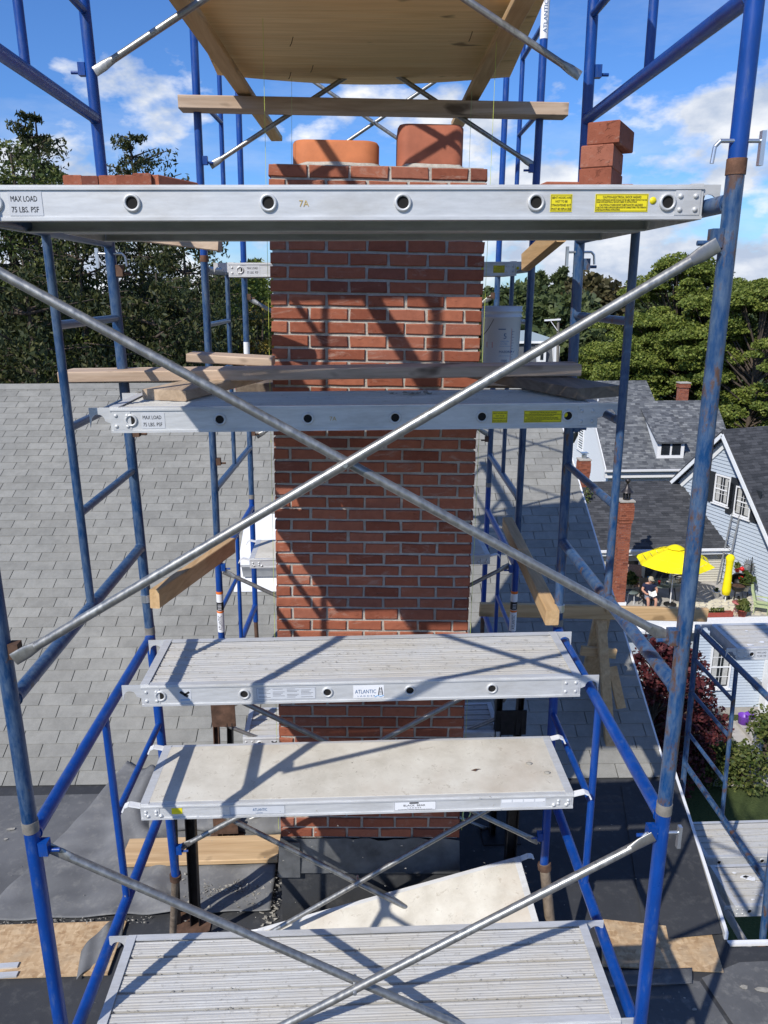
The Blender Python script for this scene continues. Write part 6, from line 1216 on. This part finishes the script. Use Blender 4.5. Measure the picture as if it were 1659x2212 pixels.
for i, h_ in enumerate((.7, 1.1, 1.5)): part('arm', MB().path([sp_+V((0, 0, h_)), sp_+V((-.25, -.1, h_+.12)), sp_+V((-.45, -.1, h_+.02))], .012, 6), 'iron_black', t); part('lantern', MB().lathe(sp_+V((-.45, -.1, h_-.20)), [(0, 0), (.09, .03), (.10, .14), (.03, .20), (0, .2)], 12), 'red_plastic' if i else 'stone_pot', t)
# extension ladder leaning on the gable wall
la, lb_ = onp(1578, 1247, P0n, NDn)+nd*.55, onp(1594, 1110, P0n, NDn)+nd*.10; la.z = PZ_; t = thing('ladder', 'grey extension ladder leaning on the blue gable wall behind the barbecue', 'ladder', la); w_ = wd*.21
for s in (-1, 1): part('ladder_rail', MB().beam(la+w_*s, lb_+w_*s, .03, .08, nd), 'ladder_alu', t)
nr = int((lb_-la).length/.30)
for i in range(1, nr): p = la.lerp(lb_, i/nr); part('rung', MB().tube(p-w_, p+w_, .016, 8), 'ladder_alu', t)
# vines beside the tall chimney, small bits on the roof edge
for (u, v, y, nm, lab, n, sc_) in ((1352-25, 1250, 30.9, 'climbing_vine', 'thin green vine climbing the left side of the tall brick chimney', 260, (.16, .1, 1.0)), (1268, 1085, 35.5, 'climbing_vine', 'thin shrub tip beside the shingled roof edge below the short chimney', 200, (.18, .15, .7))):
    c = at(u, v, y=y); t = thing(nm, lab, 'vine', (c.x, c.y, c.z-1)); leaves(np.array(c)[None]+RNG.normal(size=(n, 3))*np.array(sc_)*.6, RNG.uniform(.06, .13, n), 'leaf_shrub', 'foliage', t); part('stem', MB().tube((c.x, c.y, c.z-1.6), (c.x, c.y, c.z+.8), .02, 6), 'bark', t)

# ------------------------------------------------------------------ garden below the patio at the right
gz = lambda u, v: at(u, v, z=GZ)
lw = thing('garden_wing', 'pale blue clapboard wall with curtained window and white door trim below the patio', 'house', (gz(1560, 1530).x, gz(1560, 1530).y, GZ))
yg = at(1560, 1543, z=GZ).y; xg0, xg1 = at(1490, 1500, y=yg).x, at(1700, 1500, y=yg).x+6; tz_ = PZ_-.42
part('wall', MB().span((xg0, yg, GZ), (xg1, yg+.2, at(1600, 1380, y=yg).z+.6)), 'siding_blue', lw); siding((xg0, yg-.001, 0), (1, 0, 0), xg1-xg0, GZ+.35, at(1600, 1380, y=yg).z+.5, .125, 'siding_blue', lw, (0, -1, 0))
part('foundation', MB().span((xg0, yg-.05, GZ), (xg1, yg-.003, GZ+.33)), 'concrete', lw)
window(lw, at(1555, 1440, y=yg-.03), (1, 0, 0), (0, -1, 0), .75, 1.75, (2, 4)); window(lw, at(1503, 1540, y=yg-.06)+V((-.1, 0, .1)), (1, 0, 0), (0, -1, 0), .7, .25, (2, 1), curtains=False)
dx0 = at(1640, 1500, y=yg).x; dr = part('door_trim', MB().span((dx0, yg-.5, GZ+.1), (dx0+.35, yg-.04, at(1640, 1390, y=yg).z+.5)), 'white_paint', lw); part('door', MB().span((dx0+.35, yg-.30, GZ+.1), (dx0+1.6, yg-.06, GZ+2.5)), 'white_paint', lw)
part('door_hood', MB().span((dx0-.6, yg-.5, GZ+1.6), (dx0-.25, yg-.05, GZ+1.72)), 'ladder_alu', lw)
m = MB(); P = [gz(1515, 1572), gz(1580, 1556), gz(1700, 1590), gz(1700, 1700), gz(1540, 1700), gz(1560, 1620)]; m.add([p+V((0, 0, .02)) for p in P], [(0, 5, 4, 3, 2, 1)]); struct('path', m, 'concrete')
st2 = gz(1640, 1585); t = thing('concrete_steps', 'grey concrete steps by the purple bin in the garden', 'steps', st2)
for i in range(3): part('step', MB().box(st2+V((.2*i+.2, 0, .08+.16*i)), (1.6-.3*i, 1.5, .16)), 'concrete', t)
pu = gz(1612, 1572)+V((-.1, .1, 0)); t = thing('purple_bin', 'two purple plastic tubs on the path by the blue wall', 'tub', pu)
part('tub', MB().lathe(pu, [(0, 0), (.19, 0), (.22, .5), (.235, .52), (.21, .52), (.18, .04)], 20), 'purple_plastic', t); part('tub', MB().lathe(pu+V((.33, .12, 0)), [(0, 0), (.17, 0), (.20, .46), (.215, .48), (.19, .48), (.16, .04)], 20), 'purple_plastic', t)
for i, (u, v, y, rx, lab) in enumerate(((1425, 1385, 22.5, 1.7, 'dark red japanese maple below the right roof edge'), (1480, 1420, 23.5, 1.3, 'smaller dark red maple crown beside the blue wall window'))):
    p = at(u, v, y=y); broad(V((p.x, p.y, GZ)), p.z-GZ, rx, lab, 'leaf_maple_red', seed=160+i, clumps=70, per=190, lsize=.11, csize=.55, crown0=.18, flatc=.5, group='dark red maples')
for i, (u, v, y, rx, h_, mat, lab) in enumerate(((1500, 1600, 19.5, .9, 2.3, 'leaf_shrub', 'leafy green shrub with pale tips left of the garden path'), (1455, 1600, 19.5, .9, 2.0, 'leaf_shrub', 'dark green shrub just beyond the roof edge under the maple'), (1545, 1640, 18.6, .8, 1.6, 'leaf_shrub', 'thin twiggy shrub in front of the garden path'), (1655, 1600, 19.0, .9, 2.6, 'leaf_shrub', 'dense green shrub at the right picture edge above the shaded plank'),
                                         (1600, 1655, 18.2, .9, 1.3, 'leaf_shrub', 'low green shrub at the near end of the path'), (1400, 1560, 21, 1.0, 2.2, 'leaf_maple_red', 'low red-leaved bush at the foot of the maple'))):
    p = at(u, v, z=GZ+h_*.5); broad(V((p.x, p.y, GZ)), h_, rx, lab, mat, seed=170+i, clumps=30, per=160, lsize=.10, csize=.42, crown0=.15, flatc=.9)
ub_ = gz(1690, 1840)

# small litter on the cream plank and mortar splashes on the low tower
lf = at(1017, 1664, z=-2.1205); solo('dead_leaf', MB().add([lf, lf+V((.022, .006, .004)), lf+V((.034, .0, .008)), lf+V((.02, -.012, .003)), lf+V((.05, .004, .002)), lf+V((.034, .004, .0))], [(0, 3, 2, 1), (2, 5, 4)]), 'rust_steel', 'small curled brown leaf lying on the cream plank', 'leaf')
for (u, v, lab) in ((1143, 1650, 'small grey mortar pebble on the cream plank near its right end'), (1182, 1670, 'larger grey mortar pebble on the cream plank near its right front corner')):
    p = at(u, v, z=-2.1205); solo('mortar_pebble', MB().lathe(p, [(.012, 0), (.013, .004), (.007, .008), (0, .009)], 7, sx=1.2, sy=.8), 'rubble', lab, 'pebble')
m = MB()
for _ in range(70):
    x, y = q.uniform(2.98, 4.4), q.uniform(5.0, 5.9); zz = -2.7155 if y > 5.45 else -4.7355; r_ = abs(q.gauss(.008, .008))+.003; k = [V((x+r_*q.uniform(.6, 1.4)*math.cos(6.283*i/7)*1.8, y+r_*q.uniform(.5, 1.2)*math.sin(6.283*i/7), zz)) for i in range(7)]
    m.poly(k, .002, (0, 0, 1))
o = part('mortar_splashes', m, 'label_white'); o['kind'] = 'stuff'; o['label'] = 'white mortar splashes on the planks of the low tower'

m = MB()
for (u, v, r_) in ((1608, 2132, .014), (1648, 2137, .022), (25, 1790, .018), (12, 1812, .010), (70, 1900, .012), (1500, 2180, .008)):
    p = at(u, v, z=FZ+.014); m.poly([p+V((r_*q.uniform(.7, 1.4)*1.6*math.cos(6.283*i/9), r_*q.uniform(.6, 1.2)*math.sin(6.283*i/9), 0)) for i in range(9)], .003, (0, 0, 1))
crumbs(m, 220, lambda: (q.uniform(-3.2, 2.1), q.uniform(2.9, 5.4), FZ+.012), .003, .010)
o = part('roof_droppings', m, 'rubble'); o['kind'] = 'stuff'; o['label'] = 'pale droppings and grit on the black rubber roof'
